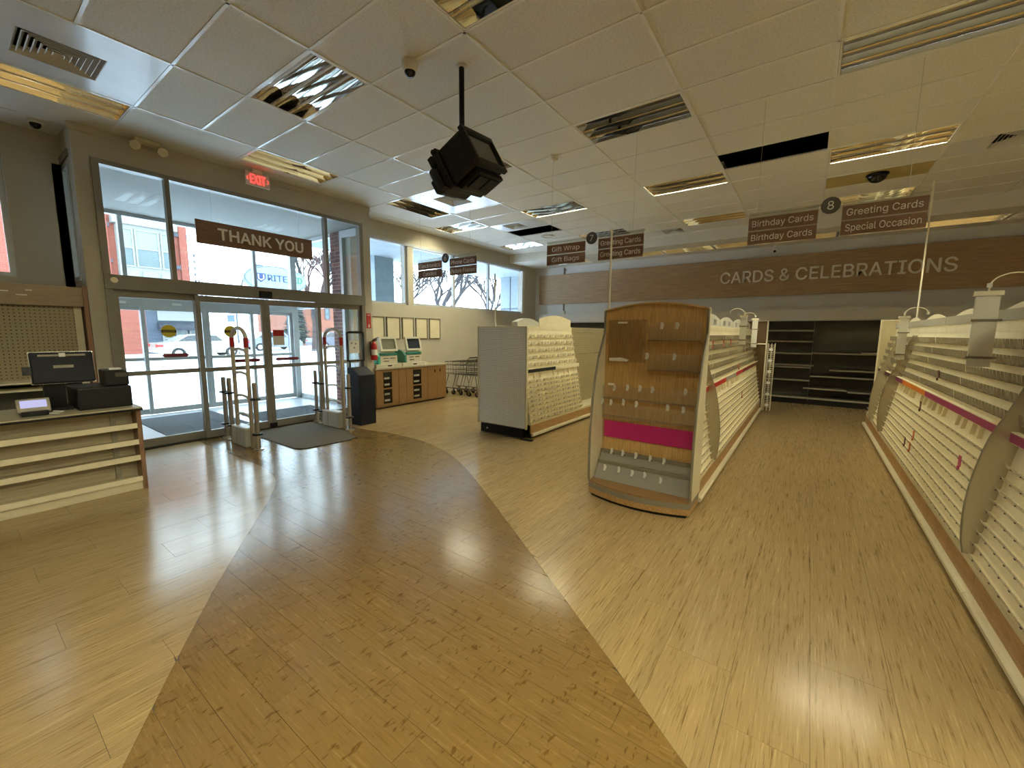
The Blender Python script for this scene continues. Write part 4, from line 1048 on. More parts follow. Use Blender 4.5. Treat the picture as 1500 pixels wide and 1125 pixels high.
# ================================================================ OAK END CAP
t = thing('oak_display_stand', 'oak arched end cap display with clear pockets and a magenta strip', 'end cap', (-1.205, 3.85, 0))
X0, X1, YP = -1.68, -0.73, 3.95
def front(x, bulge=0.11, ys=3.66): 
    f = (x - X0) / (X1 - X0); return ys - bulge * 4 * f * (1 - f)
def curved_block(name, m, z0, z1, inset=0.0, par=t, xi=0.0):
    xs = [X0 + xi + (X1 - X0 - 2 * xi) * k / 16 for k in range(17)]
    pts = [(x, front(x) + inset) for x in xs] + [(X1 - xi, YP + 0.06), (X0 + xi, YP + 0.06)]
    return MB().prism(pts, lambda u, v, tt: (u, v, tt), z0, z1).build(name, m, par)
curved_block('toe_kick', P_BLACK, 0.0, 0.03, 0.02, xi=0.03)
curved_block('base_board', P_OAKD, 0.03, 0.085)
curved_block('grey_bumper', P_GREYT, 0.085, 0.135, -0.004)
curved_block('base_top', P_OAKC, 0.135, 0.152)
n = 20
def arch(x, z=1.815, r=0.062):
    f = (x - X0) / (X1 - X0); return z + r * math.sin(math.pi * f)
xs = [X0 + (X1 - X0) * k / n for k in range(n + 1)]
bp = MB().prism([(X0, 0.152)] + [(X1, 0.152)] + [(x, arch(x)) for x in reversed(xs)], lambda u, v, tt: (u, tt, v), YP, YP + 0.03).build('back_panel', P_OAK, t)
MB().sweep([(x, arch(x)) for x in xs], lambda u, v, tt: (u, tt, v), YP - 0.03, YP + 0.05).build('arched_top', P_OAKC, t)
m = MB()
for k in range(n):
    a, c = xs[k], xs[k + 1]
    m.add([(a, YP - 0.03, arch(a)), (c, YP - 0.03, arch(c)), (c, YP + 0.05, arch(c)), (a, YP + 0.05, arch(a)), (a, YP - 0.03, arch(a) + 0.014), (c, YP - 0.03, arch(c) + 0.014), (c, YP + 0.05, arch(c) + 0.014), (a, YP + 0.05, arch(a) + 0.014)],
          [(0, 3, 2, 1), (4, 5, 6, 7), (0, 1, 5, 4), (2, 3, 7, 6)])
m.build('arched_trim', P_OAK, t)
SIDE = [(3.93, 1.60), (3.89, 1.52), (3.80, 1.36), (3.74, 1.18), (3.69, 0.96), (3.655, 0.66), (3.65, 0.36), (3.66, 0.152)]
for x, xo in ((X0, -0.008), (X1, 0.008)):
    MB().prism([(YP + 0.05, arch(x) + 0.012), (YP - 0.02, arch(x) + 0.012)] + SIDE + [(YP + 0.05, 0.152)], lambda u, v, tt, x=x: (x + tt, u, v), -0.007, 0.007).build('side_panel', P_CREAM2, t)
    MB().tube([(x, YP - 0.02, arch(x))] + [(x, a, c) for a, c in SIDE], 0.012, 6).build('edge_trim', P_GREYT, t)
P_HAZE = acrylicmat('scuffed_acrylic', (0.94, 0.93, 0.90, 1), 0.09, (0.66, 0.62, 0.56, 1))
o = MB().box(-1.64, -1.26, YP - 0.02, YP - 0.016, 1.32, 1.73).build('clear_pocket', acrylicmat('smoky_acrylic', (0.90, 0.88, 0.84, 1), 0.03), t)
MB().tube([(-1.30, YP - 0.022, 1.735), (-1.262, YP - 0.022, 1.72), (-1.27, YP - 0.022, 1.56), (-1.29, YP - 0.022, 1.42), (-1.28, YP - 0.022, 1.335)], 0.004, 5).build('curled_edge', P_HAZE, o)
MB().box(-1.545, -1.45, YP - 0.024, YP - 0.021, 1.695, 1.71).build('paper_label', P_WTEXT, o)
MB().prism([(-1.62, 1.325), (-1.62, 1.355), (-1.50, 1.362), (-1.42, 1.34), (-1.44, 1.325)], lambda u, v, tt: (u, tt, v), YP - 0.03, YP - 0.021).build('torn_label', P_WTEXT, o)
MB().box(-1.625, -1.565, YP - 0.018, YP - 0.014, 1.078, 1.10).build('paper_label', P_WTEXT, t)
def tray(x0, x1, z0, h, m=P_HAZE, lean=0.03, dep=0.05):
    b = MB()
    b.add([(x0, YP - dep, z0), (x1, YP - dep, z0), (x1, YP - dep - lean, z0 + h), (x0, YP - dep - lean, z0 + h), (x0, YP - dep + 0.004, z0), (x1, YP - dep + 0.004, z0), (x1, YP - dep - lean + 0.004, z0 + h), (x0, YP - dep - lean + 0.004, z0 + h)],
          [(0, 1, 2, 3), (7, 6, 5, 4), (0, 4, 5, 1), (1, 5, 6, 2), (2, 6, 7, 3), (3, 7, 4, 0)])
    b.box(x0, x1, YP - dep, YP, z0 - 0.004, z0)
    return b.build('clear_tray', m, t)
tray(-1.235, -0.765, 1.545, 0.15, lean=0.02); tray(-1.235, -0.775, 1.265, 0.15, lean=0.02)
tray(-1.66, -0.75, 0.955, 0.13); tray(-1.66, -0.75, 0.775, 0.135)
for z, x0, x1 in ((1.53, -1.235, -0.765), (1.25, -1.235, -0.775), (0.94, -1.66, -0.75), (0.755, -1.66, -0.75)):
    MB().box(x0, x1, YP - 0.06, YP - 0.004, z, z + 0.012).build('tray_rail', P_OAKC if z > 1 else P_HAZE, t)
MB().box(-1.655, -0.755, YP - 0.012, YP - 0.008, 0.545, 0.715).build('magenta_strip', P_MAG, t)
P_TRAYG = acrylicmat('silvery_acrylic', (0.85, 0.84, 0.80, 1), 0.42, (0.50, 0.48, 0.43, 1))
for z0, y0, y1 in ((0.255, 3.83, 3.90), (0.155, 3.74, 3.84)):
    b = MB().add([(-1.66, y0, z0), (-0.75, y0, z0), (-0.75, y1, z0 + 0.135), (-1.66, y1, z0 + 0.135), (-1.66, y0 + 0.006, z0), (-0.75, y0 + 0.006, z0), (-0.75, y1 + 0.006, z0 + 0.135), (-1.66, y1 + 0.006, z0 + 0.135)],
        [(0, 1, 2, 3), (7, 6, 5, 4), (0, 4, 5, 1), (1, 5, 6, 2), (2, 6, 7, 3), (3, 7, 4, 0)]).build('angled_tray', P_TRAYG, t)
    MB().box(-1.66, -0.75, y1 - 0.008, y1 + 0.02, z0 + 0.135, z0 + 0.165).build('grey_rail', P_GREYT, t)
CLIPS = [(-1.105, 1.672), (-0.973, 1.672), (-1.229, 1.391), (-0.981, 1.394), (-1.533, 1.066), (-1.4, 1.077), (-1.279, 1.08), (-1.162, 1.077), (-0.869, 1.084), (-1.655, 0.919), (-1.562, 0.917), (-1.435, 0.931), (-1.305, 0.924), (-1.016, 0.923), (-0.877, 0.92), (-1.542, 0.418), (-1.427, 0.418), (-1.295, 0.414), (-1.155, 0.412), (-1.026, 0.41), (-1.573, 0.261), (-1.428, 0.269), (-1.295, 0.26), (-1.174, 0.265), (-1.024, 0.249)]
cm = None
for x, z in CLIPS:
    y = YP - 0.085 if z > 0.6 else (3.885 if z > 0.35 else 3.80)
    if cm is None:
        o = MB().box(-0.010, 0.010, -0.006, 0.0, -0.030, 0.030).box(-0.010, 0.010, -0.016, -0.006, -0.030, -0.016).box(0.010, 0.017, -0.008, 0.0, -0.012, 0.018).build('price_clip', P_FROSTW, t, off=Vector()); cm = o.data
    else: o = bpy.data.objects.new('price_clip', cm); COL.objects.link(o); o.parent = t
    o.location = Vector((x, y, z)) - WL[t.name]

# ================================================================ WALL SHELVING UNDER THE CARDS BOARD
t = thing('shelf_valance', 'long plain grey valance above the black wall shelves', 'valance', (-1.5, 11.9, 1.9))
MB().box(-7.3, 3.4, 11.70, 11.73, 1.92, 2.18).box(-7.3, 3.4, 11.73, 12.2, 2.15, 2.18).build('valance_board', P_BACK, t)
def wall_bay(x0, x1, shelves, label):
    t = thing('wall_shelf', label, 'shelving', ((x0 + x1) / 2, 12.0, 0), 'black wall shelving bays')
    MB().box(x0 + 0.003, x1 - 0.003, 12.12, 12.15, 0.16, 1.92).build('back_panel', P_SHELF, t)
    for x in (x0 + 0.012, x1 - 0.012): MB().box(x - 0.009, x + 0.009, 12.08, 12.12, 0.0, 1.92).build('upright', P_SHELF, t)
    MB().box(x0 + 0.003, x1 - 0.003, 11.62, 12.12, 0.0, 0.13).build('base_kick', P_BLACK, t)
    o = MB().box(x0 + 0.003, x1 - 0.003, 11.60, 12.12, 0.13, 0.16).build('base_shelf', P_SHELF, t)
    MB().box(x0 + 0.003, x1 - 0.003, 11.592, 11.60, 0.125, 0.165).build('shelf_edge', P_SHELFE, o)
    for a, c, z, dep in shelves:
        o = MB().box(a + 0.003, c - 0.003, 12.12 - dep, 12.12, z, z + 0.02).build('shelf', P_SHELF, t)
        MB().box(a + 0.003, c - 0.003, 12.112 - dep, 12.12 - dep, z - 0.008, z + 0.024).build('shelf_edge', P_SHELFE, o)
    return t
wall_bay(-1.16, 0.06, [(-1.16, 0.06, z, 0.38) for z in (1.68, 1.43, 1.15, 0.83, 0.53)] + [(-1.0, 0.12, 0.88, 0.36)], 'black shelving bay with five straight shelves beyond aisle 8')
wall_bay(0.06, 1.28, [(0.06, 1.28, 1.17, 0.38), (0.40, 1.28, 0.80, 0.46), (0.06, 1.28, 0.64, 0.38), (-0.05, 0.75, 0.36, 0.46), (0.76, 1.28, 0.33, 0.46)], 'black shelving bay with crooked unevenly set shelves beyond aisle 8')
MB().box(0.95, 1.26, 11.80, 12.06, 1.194, 1.215).build('loose_board', P_WHITE, None)
tag(bpy.data.objects['loose_board'], 'white board lying on the upper black wall shelf', 'board')
for k, lb in enumerate(('behind the far end of the aisle 7 gondola', 'between the aisle 6 and aisle 7 gondolas', 'behind the aisle 6 gondola', 'left of the aisle 6 gondola', 'in the corner below the high window')):
    x0 = -1.16 - 1.22 * (k + 1)
    wall_bay(x0, x0 + 1.22, [(x0, x0 + 1.22, z, 0.38) for z in (1.5, 1.1, 0.7)], 'black wall shelving bay ' + lb)
wall_bay(1.28, 2.5, [(1.28, 2.5, z, 0.38) for z in (1.5, 1.1, 0.7)], 'black shelving bay behind the right gondola')
# ================================================================ ENTRANCE EQUIPMENT
t = thing('door_mat', 'flat grey-brown entrance mat with clipped corners inside the doors', 'mat', (-6.1, 3.2, 0))
MATP = [(-7.02, 2.68), (-6.58, 2.70), (-5.57, 2.70), (-5.46, 2.79), (-5.40, 3.40), (-5.46, 3.58), (-6.0, 3.70), (-7.02, 3.70)]
MB().prism(MATP, lambda u, v, tt: (u, v, tt), 0.0, 0.010).build('mat_pile', mat('grey_mat_pile', lin(86, 79, 65), 0.98, var=0.25, vs=120, bump=0.5, bs=300), t)
MB().tube([(a, c, 0.006) for a, c in MATP], 0.006, 5, closed=True).build('rubber_edge', P_BLACK, t)
P_EAS = mat('beige_gate_plastic', lin(196, 186, 164), 0.4, var=0.05)
P_EASB = mat('grey_gate_box', lin(172, 168, 156), 0.45, var=0.05)
def gate(y, xf, xr, label):
    t = thing('security_gate', label, 'security gate', ((xf + xr) / 2, y, 0), 'anti-theft gates at the doors')
    r = (xf - xr) / 2; xm = (xf + xr) / 2; zt = 1.48
    pts = [(xr, y, 0.05), (xr, y, zt)] + [(xm - r * math.cos(a * math.pi / 12), y, zt + 0.15 * math.sin(a * math.pi / 12)) for a in range(1, 12)] + [(xf, y, zt), (xf, y, 0.0)]
    o = MB().tube(pts, 0.026, 10).build('gate_frame', P_EAS, t, smooth=True)
    for z in (1.30, 0.98, 0.66, 0.40): 
        MB().tube([(xr, y, z), (xr + 0.06, y, z + 0.035), (xm, y, z + 0.05), (xf - 0.06, y, z + 0.03), (xf, y, z - 0.02)], 0.018, 8).build('cross_bar', P_EAS, t, smooth=True)
    for x in (xr, xf): MB().cyl((x, y, 1.37), (x, y, 1.50), 0.029, 12).build('red_sleeve', P_RED, t)
    MB().box(xr - 0.05, xf - 0.05, y - 0.075, y + 0.075, 0.0, 0.27).build('control_box', P_EASB, t, bevel=0.02)
    MB().box(xr + 0.12, xr + 0.124, y - 0.077, y - 0.074, 0.02, 0.25).build('box_seam', P_GREYT, t)
    return t
gate(2.40, -6.10, -6.55, 'beige anti-theft gate standing left of the door mat')
gate(3.80, -6.14, -6.62, 'beige anti-theft gate standing right of the door mat')
def bollard(x, y, label):
    t = thing('bollard', label, 'bollard', (x, y, 0), 'steel posts around the security gates')
    o = MB().cyl((x, y, 0), (x, y, 0.90), 0.030, 16).build('post', P_STEEL, t); smooth_by_angle(o)
    o = MB().lathe([(0.0, 0.90), (0.03, 0.90), (0.024, 0.912), (0, 0.916)], (x, y, 0), 16).build('cap', P_STEEL, t); smooth_by_angle(o)
    MB().lathe([(0.0, 0.012), (0.065, 0.012), (0.065, 0.0)], (x, y, 0), 20).build('floor_flange', P_STEEL, t)
    for z in (0.20, 0.68): MB().lathe([(0.03, z), (0.062, z), (0.062, z + 0.022), (0.03, z + 0.022)], (x, y, 0), 20).build('rubber_ring', P_BLACK, t)
    return t
for x, y, lb in ((-7.02, 2.42, 'steel post nearest the glass at the gate left of the mat'), (-6.82, 2.42, 'second steel post from the glass at the gate left of the mat'), (-5.94, 2.40, 'front steel post of the gate left of the mat'),
                 (-7.03, 3.83, 'steel post nearest the glass at the gate right of the mat'), (-6.84, 3.82, 'second steel post from the glass at the gate right of the mat'), (-5.98, 3.80, 'front steel post of the gate beside the black cabinet')):
    bollard(x, y, lb)
# black kiosk bin with sign frame
t = thing('kiosk_bin', 'tall dark navy metal bin with an upright black sign frame beside the doors', 'bin', (-6.25, 4.2, 0))
def kp(x, y): return (x, y)
MB().prism([(0.0, 0.0), (0.30, 0.0), (0.30, 0.86), (0.10, 0.98), (0.0, 0.98)], lambda u, v, tt: (-6.42 + (0.30 - u) * 0 + u * 1.12, tt, v), 4.07, 4.38).build('bin_body', P_NAVY, t, bevel=0.006)
MB().add([(-6.30, 4.10, 0.978), (-6.10, 4.10, 0.875), (-6.10, 4.35, 0.875), (-6.30, 4.35, 0.978)], [(0, 1, 2, 3)]).build('slanted_lid', P_BLACK, t)
MB().box(-6.084, -6.080, 4.10, 4.35, 0.05, 0.82).build('front_door', P_NAVY, t, bevel=0.002)
for y in (4.11, 4.34): MB().box(-6.40, -6.38, y - 0.008, y + 0.008, 0.95, 1.10).build('frame_leg', P_BLACK, t)
m = MB(); YA, YB2, ZA, ZB = 4.06, 4.40, 1.08, 1.56
m.box(-6.41, -6.38, YA, YA + 0.026, ZA, ZB).box(-6.41, -6.38, YB2 - 0.026, YB2, ZA, ZB).box(-6.41, -6.38, YA, YB2, ZA, ZA + 0.022)
m.prism([(YA, ZB), (YB2, ZB), (YB2, ZB + 0.02), (YB2 - 0.06, ZB + 0.04), (YA + 0.06, ZB + 0.04), (YA, ZB + 0.02)], lambda u, v, tt: (tt, u, v), -6.41, -6.38)
m.build('sign_frame', P_BLACK, t)
o = MB().box(-6.397, -6.394, YA + 0.026, YB2 - 0.026, ZA + 0.022, ZB).build('clear_sheet', P_GLASS, t)
o = MB().box(-6.392, -6.390, YA + 0.05, YB2 - 0.10, ZA + 0.14, ZB - 0.12).build('paper_notice', P_WTEXT, t)
for y, z in ((4.14, 1.38), (4.22, 1.37), (4.19, 1.30)): MB().box(-6.390, -6.389, y, y + 0.03, z, z + 0.03).build('printed_mark', P_GREYP, o)

# fire extinguisher and its sign on the bay column
t = thing('fire_extinguisher', 'red fire extinguisher hanging on the bay column beside the photo counter', 'fire extinguisher', (-7.05, 5.06, 1.02))
ex, ey = -7.045, 5.07
o = MB().lathe([(0, 1.03), (0.055, 1.03), (0.062, 1.05), (0.062, 1.30), (0.05, 1.35), (0.022, 1.385), (0.022, 1.41), (0, 1.41)], (ex, ey, 0), 18).build('cylinder_body', P_RED, t); smooth_by_angle(o)
MB().lathe([(0.0635, 1.13), (0.0635, 1.24)], (ex, ey, 0), 18).build('printed_band', P_WTEXT, t)
MB().box(ex - 0.012, ex + 0.012, ey - 0.02, ey + 0.06, 1.41, 1.435).obox((ex, ey + 0.05, 1.46), (0.010, 0, 0), (0, 0.05, 0.02), (0, -0.002, 0.005)).build('valve_handle', P_BLACK, t)
MB().tube([(ex, ey - 0.02, 1.42), (ex, ey - 0.075, 1.38), (ex, ey - 0.08, 1.25), (ex, ey - 0.07, 1.12)], 0.010, 6).build('hose', P_BLACK, t)
MB().box(-7.14, -7.11, ey - 0.03, ey + 0.03, 1.20, 1.40).build('wall_bracket', P_STEEL, t)
t = thing('extinguisher_sign', 'red arrow sign with white lettering above the fire extinguisher', 'sign', (-7.13, 5.04, 1.66))
o = MB().box(-7.14, -7.130, 4.99, 5.085, 1.66, 1.95).build('sign_plate', P_RED, t)
text('lettering', 'FIRE', o, (-7.129, 5.037, 1.915), R_FACE_X, 0.07, 0.03, P_WTEXT, 0.001)
text('lettering', 'EXTINGUISHER', o, (-7.129, 5.037, 1.81), (0, math.pi / 2, math.pi / 2 * 0 + math.pi), 0.13, 0.025, P_WTEXT, 0.001)
MB().box(-7.1295, -7.1285, 5.026, 5.048, 1.70, 1.74).add([(-7.1285, 5.008, 1.70), (-7.1285, 5.066, 1.70), (-7.1285, 5.037, 1.67)], [(0, 1, 2)]).build('arrow', P_WTEXT, o)

# photo counter cabinets
def cabinet(y0, y1, kind, label):
    t = thing('cabinet', label, 'cabinet', (-7.4, (y0 + y1) / 2, 0), 'honey oak photo counter cabinets')
    MB().box(-7.78, -7.10, y0 + 0.002, y1 - 0.002, 0.03, 0.815).build('carcass', P_OAKC, t)
    MB().box(-7.75, -7.14, y0 + 0.01, y1 - 0.01, 0.0, 0.03).build('toe_kick', P_BLACK, t)
    w_ = y1 - y0
    def door(a, c, glazed, handles=()):
        d = MB(); x0, x1 = -7.10, -7.082
        if glazed:
            wy = c - a; g0, g1 = a + wy * 0.30, a + wy * 0.70
            d.box(x0, x1, a, g0, 0.05, 0.80).box(x0, x1, g1, c, 0.05, 0.80).box(x0, x1, g0, g1, 0.76, 0.80).box(x0, x1, g0, g1, 0.40, 0.43).box(x0, x1, g0, g1, 0.05, 0.10)
            o = d.build('door', P_OAKC, t)
            for z0, z1 in ((0.10, 0.40), (0.43, 0.76)): 
                MB().box(x0 + 0.004, x0 + 0.008, g0, g1, z0, z1).build('dark_window', P_DOMEB, o)
                for q in range(2): MB().box(x0 + 0.008, x0 + 0.012, g0 + 0.03, g1 - 0.06, z0 + 0.05 + q * 0.13, z0 + 0.09 + q * 0.13).build('media_slot', P_SHELFE, o)
        else:
            o = d.box(x0, x1, a, c, 0.05, 0.80).build('door', P_OAKC, t)
        for hy in handles: MB().box(x1, x1 + 0.012, hy - 0.010, hy + 0.010, 0.66, 0.73).build('handle', P_BLACK, o)
    if kind == 'glass':
        door(y0 + 0.004, y0 + w_ * 0.72, True); door(y0 + w_ * 0.735, y1 - 0.004, False)
    elif kind == 'glass1': door(y0 + 0.004, y1 - 0.004, True)
    else:
        mid = (y0 + y1) / 2; door(y0 + 0.004, mid - 0.002, False, (mid - 0.075,)); door(mid + 0.002, y1 - 0.004, False, (mid + 0.09,))
    return t
cabinet(5.13, 5.90, 'glass', 'oak cabinet with a dark glazed door nearest the fire extinguisher')
cabinet(5.90, 6.52, 'glass1', 'oak cabinet with a dark glazed door in the middle of the photo counter')
cabinet(6.52, 7.12, 'doors', 'oak two-door cabinet with black pulls nearest the shopping carts')
P_LAM = mat('speckled_grey_laminate', lin(172, 164, 140), 0.35, var=0.12, vs=70)
t = thing('photo_worktop', 'grey laminate worktop across the photo counter', 'worktop', (-7.4, 6.13, 0.815))
MB().box(-7.79, -7.06, 5.11, 7.15, 0.815, 0.850).build('worktop_slab', P_LAM, t, bevel=0.004)
P_TEAL = mat('teal_plastic', lin(58, 168, 146), 0.4, var=0.08); P_TEALD = mat('dark_teal_plastic', lin(44, 118, 104), 0.4, var=0.08)
P_BEIGE = mat('beige_computer_plastic', lin(206, 202, 184), 0.45, var=0.04)
def photo_kiosk(y0, label, dark):
    t = thing('photo_kiosk', label, 'photo kiosk', (-7.35, y0 + 0.27, 0.85), 'photo kiosks on the counter')
    o = MB().box(-7.60, -7.10, y0 - 0.08, y0 + 0.56, 0.85, 0.925).build('drawer_base', P_BEIGE, t, bevel=0.004)
    MB().box(-7.10, -7.095, y0 + 0.20, y0 + 0.30, 0.875, 0.90).build('drawer_pull', P_BLACK, o)
    MB().prism([(-7.55, 0.925), (-7.14, 0.925), (-7.14, 1.08), (-7.22, 1.16), (-7.34, 1.205), (-7.55, 1.205)], lambda u, v, tt: (u, tt, v), y0, y0 + 0.05).build('side_cover', P_TEAL if not dark else P_TEALD, t)
    MB().prism([(-7.55, 0.925), (-7.14, 0.925), (-7.14, 1.08), (-7.22, 1.16), (-7.34, 1.205), (-7.55, 1.205)], lambda u, v, tt: (u, tt, v), y0 + 0.05, y0 + 0.48).build('kiosk_body', P_BEIGE, t)
    MB().box(-7.33, -7.135, y0 + 0.06, y0 + 0.47, 1.10, 1.15).build('front_lip', P_TEALD, t)
    for q in range(2): MB().box(-7.139, -7.136, y0 + 0.12 + q * 0.17, y0 + 0.25 + q * 0.17, 1.035, 1.05).build('card_slot', P_BLACK, t)
    MB().box(-7.139, -7.136, y0 + 0.13, y0 + 0.26, 0.975, 0.99).build('card_slot', P_BLACK, t)
    tl = Matrix.Rotation(math.radians(-14), 3, 'Y')
    c = Vector((-7.24, y0 + 0.32, 1.33)); ax = tl @ Vector((0.028, 0, 0)); ay = Vector((0, 0.215, 0)); az = tl @ Vector((0, 0, 0.155))
    b = MB()
    for s in (-1, 1):
        b.obox(c + ay * (s * 0.90), ax, ay * 0.10, az); b.obox(c + az * (s * 0.86), ax, ay * 0.80, az * 0.14)
    mo = b.build('monitor_bezel', P_BEIGE, t)
    MB().obox(c - ax * 0.3, ax * 0.5, ay * 0.80, az * 0.72).build('screen', mat('dark_kiosk_screen', lin(34, 40, 48), 0.15) if dark else mat('pale_kiosk_screen', lin(120, 122, 108), 0.2), mo)
    MB().obox(c - ax * 1.6, ax * 0.7, ay * 0.7, az * 0.7).build('monitor_back', P_BEIGE, mo)
    MB().box(-7.34, -7.26, y0 + 0.27, y0 + 0.37, 1.205, 1.25).build('monitor_neck', P_BEIGE, t)
    return t
photo_kiosk(5.24, 'teal and beige photo kiosk with pale screen nearest the extinguisher', False)
photo_kiosk(5.92, 'teal and beige photo kiosk with dark screen in mid counter', True)
P_FRAME = mat('pewter_frame', lin(112, 106, 92), 0.4, metal=0.3); P_PAPER = mat('blank_paper', lin(226, 216, 186), 0.7, var=0.03)
for k, (a, c) in enumerate(((5.54, 5.90), (5.96, 6.34), (6.40, 6.75), (6.81, 7.19), (7.25, 7.63))):
    t = thing('picture_frame', 'blank wall poster frame, ' + ('nearest the bay column', 'second from the bay column', 'middle one of five', 'second from the shopping carts', 'nearest the shopping carts')[k], 'poster frame', (-7.79, (a + c) / 2, 1.42), 'five blank poster frames above the photo counter')
    f = 0.02
    MB().box(-7.80, -7.775, a, a + f, 1.42, 1.93).box(-7.80, -7.775, c - f, c, 1.42, 1.93).box(-7.80, -7.775, a + f, c - f, 1.42, 1.42 + f).box(-7.80, -7.775, a + f, c - f, 1.93 - f, 1.93).build('frame', P_FRAME, t)
    MB().box(-7.80, -7.788, a + f, c - f, 1.44, 1.91).build('blank_sheet', P_PAPER, t)

# shopping carts nested by the wall
P_CART = mat('dull_cart_steel', lin(104, 102, 94), 0.4, metal=0.6, var=0.08)
def cart(x, y, label):
    t = thing('shopping_cart', label, 'shopping cart', (x, y, 0), 'nested shopping carts')
    L, W0, W1 = 0.80, 0.28, 0.22
    # basket grid; the cart points along -X (into the wall), handle at +X
    m = MB()
    def bx(u, v, zt): # u 0 front .. 1 rear, v -1..1
        return (x - 0.40 + L * u, y + v * (W1 + (W0 - W1) * u), zt)
    for z, lift in ((0.90, 0.06), (0.80, 0.05), (0.68, 0.04), (0.56, 0.02)):
        m.tube([bx(1, -1, z), bx(0, -1, z - lift), bx(0, 1, z - lift), bx(1, 1, z)], 0.004 if z < 0.9 else 0.009, 5)
    for k in range(9):
        u = k / 8
        for v in (-1, 1): m.tube([bx(u, v, 0.90 - 0.06 * (1 - u)), bx(u, v * 0.92, 0.52 - 0.0 * (1 - u))], 0.003, 4)
        m.tube([bx(u, -0.92, 0.52), bx(u, 0.92, 0.52)], 0.003, 4)
    m.build('basket', P_CART, t)
    o = MB().cyl((x + 0.48, y - 0.27, 0.97), (x + 0.48, y + 0.27, 0.97), 0.014, 10).build('handle', P_BLACK, t)
    for s in (-1, 1):
        MB().tube([(x + 0.48, y + s * 0.26, 0.97), (x + 0.40, y + s * 0.27, 0.92), (x + 0.37, y + s * 0.26, 0.62), (x + 0.42, y + s * 0.25, 0.40), (x + 0.46, y + s * 0.25, 0.16)], 0.012, 7).build('rear_upright', P_CHROME, t)
        MB().tube([(x + 0.46, y + s * 0.25, 0.16), (x - 0.42, y + s * 0.20, 0.17), (x - 0.30, y + s * 0.20, 0.52)], 0.011, 7).build('lower_frame', P_CART, t)
        for xx in (x + 0.44, x - 0.36):
            w_ = MB().cyl((xx, y + s * 0.235 - 0.014, 0.06), (xx, y + s * 0.235 + 0.014, 0.06), 0.06, 18).build('wheel', P_BLACK, t)
            MB().box(xx - 0.018, xx + 0.018, y + s * 0.235 - 0.022, y + s * 0.235 + 0.022, 0.075, 0.165).cyl((xx, y + s * 0.235 - 0.02, 0.06), (xx, y + s * 0.235 + 0.02, 0.06), 0.02, 10).build('caster_fork', P_CHROME, w_)
    return t
ct = cart(-7.22, 7.85, 'dull steel shopping cart deepest in the nested row, nearest the photo counter')
remember(ct)
for k, lb in enumerate(('second nested shopping cart from the photo counter', 'third nested shopping cart from the photo counter', 'nested shopping cart closest to the grey pegboard panel')):
    c = copy_tree(ct); c.location = (-7.22 + 0.23 * (k + 1), 7.85 + 0.03 * (k + 1), 0); c['label'] = lb

# ================================================================ CHECKOUT COUNTER
P_RIB = mat('grey_slat_panel', lin(190, 180, 152), 0.5, var=0.12, vs=3, stretch=(1, 1, 26))
t = thing('checkout_counter', 'low checkout counter with four cream shelf rails and a wooden end', 'counter', (-5.7, -0.7, 0))
YE = 1.115
MB().box(-6.10, -5.33, -2.6, YE + 0.01, 0.808, 0.838).build('worktop', mat('pale_counter_laminate', lin(186, 178, 152), 0.3, var=0.06, vs=30), t)
MB().box(-5.332, -5.326, -2.6, YE + 0.012, 0.806, 0.826).build('dark_edge', P_BLACK, t)
MB().box(-6.08, -5.36, YE - 0.035, YE, 0.0, 0.808).build('end_panel', woodmat('reddish_oak', lin(114, 86, 64), lin(142, 112, 86), (22, 22, 1.5)), t)
MB().box(-5.56, -5.54, -2.6, YE - 0.035, 0.10, 0.808).build('slat_panel', P_RIB, t)
for k in range(22): MB().box(-5.54, -5.535, -2.6, YE - 0.06, 0.115 + k * 0.0312, 0.138 + k * 0.0312).build('slat', P_RIB, t)
MB().box(-5.54, -5.51, YE - 0.20, YE - 0.16, 0.10, 0.78).build('shelf_upright', P_SHELFE, t)
for z in (0.655, 0.490, 0.330, 0.112):
    o = MB().box(-5.54, -5.375, -2.6, YE - 0.04, z - 0.015, z).build('shelf', P_RIB, t)
    MB().box(-5.375, -5.362, -2.6, YE - 0.02, z - 0.028, z + 0.022).build('price_rail', P_CREAM, o)
MB().box(-5.70, -5.38, -2.6, YE - 0.036, 0.0, 0.10).build('plinth', P_CREAM2, t)
# backwall fixture behind the counter
t = thing('register_backwall', 'tan headed pegboard backwall fixture behind the checkout counter', 'backwall', (-7.4, -0.6, 0))
MB().box(-7.20, -7.18, -2.6, 1.0, 1.02, 1.88).build('peg_panel', P_PEGT, t)
MB().box(-7.78, -7.10, -2.6, 1.06, 0.0, 0.90).build('base_cabinet', P_SHELF, t)
MB().box(-7.20, -7.165, 0.985, 1.05, 0.90, 1.88).build('upright', P_CREAM2, t)
MB().box(-7.78, -7.10, -2.6, 1.08, 1.865, 2.09).build('header_box', woodmat('tan_header', lin(154, 134, 106), lin(170, 150, 120), (1, 1.2, 8), 0.5), t)
MB().box(-7.78, -7.08, 1.065, 1.105, 0.0, 2.11).build('side_board', woodmat('side_oak', lin(120, 86, 58), lin(150, 112, 78), (22, 22, 1.5)), t)
for y, z, w_ in ((0.40, 2.0, 0.10), (0.55, 1.965, 0.08), (0.62, 2.02, 0.05)): MB().box(-7.098, -7.096, y, y + w_, z, z + 0.012).build('tape_mark', P_WTEXT, t)
for z in (1.02, 0.94): MB().box(-7.18, -6.86, -2.6, 0.70, z - 0.02, z).build('shelf', P_CREAM, t)
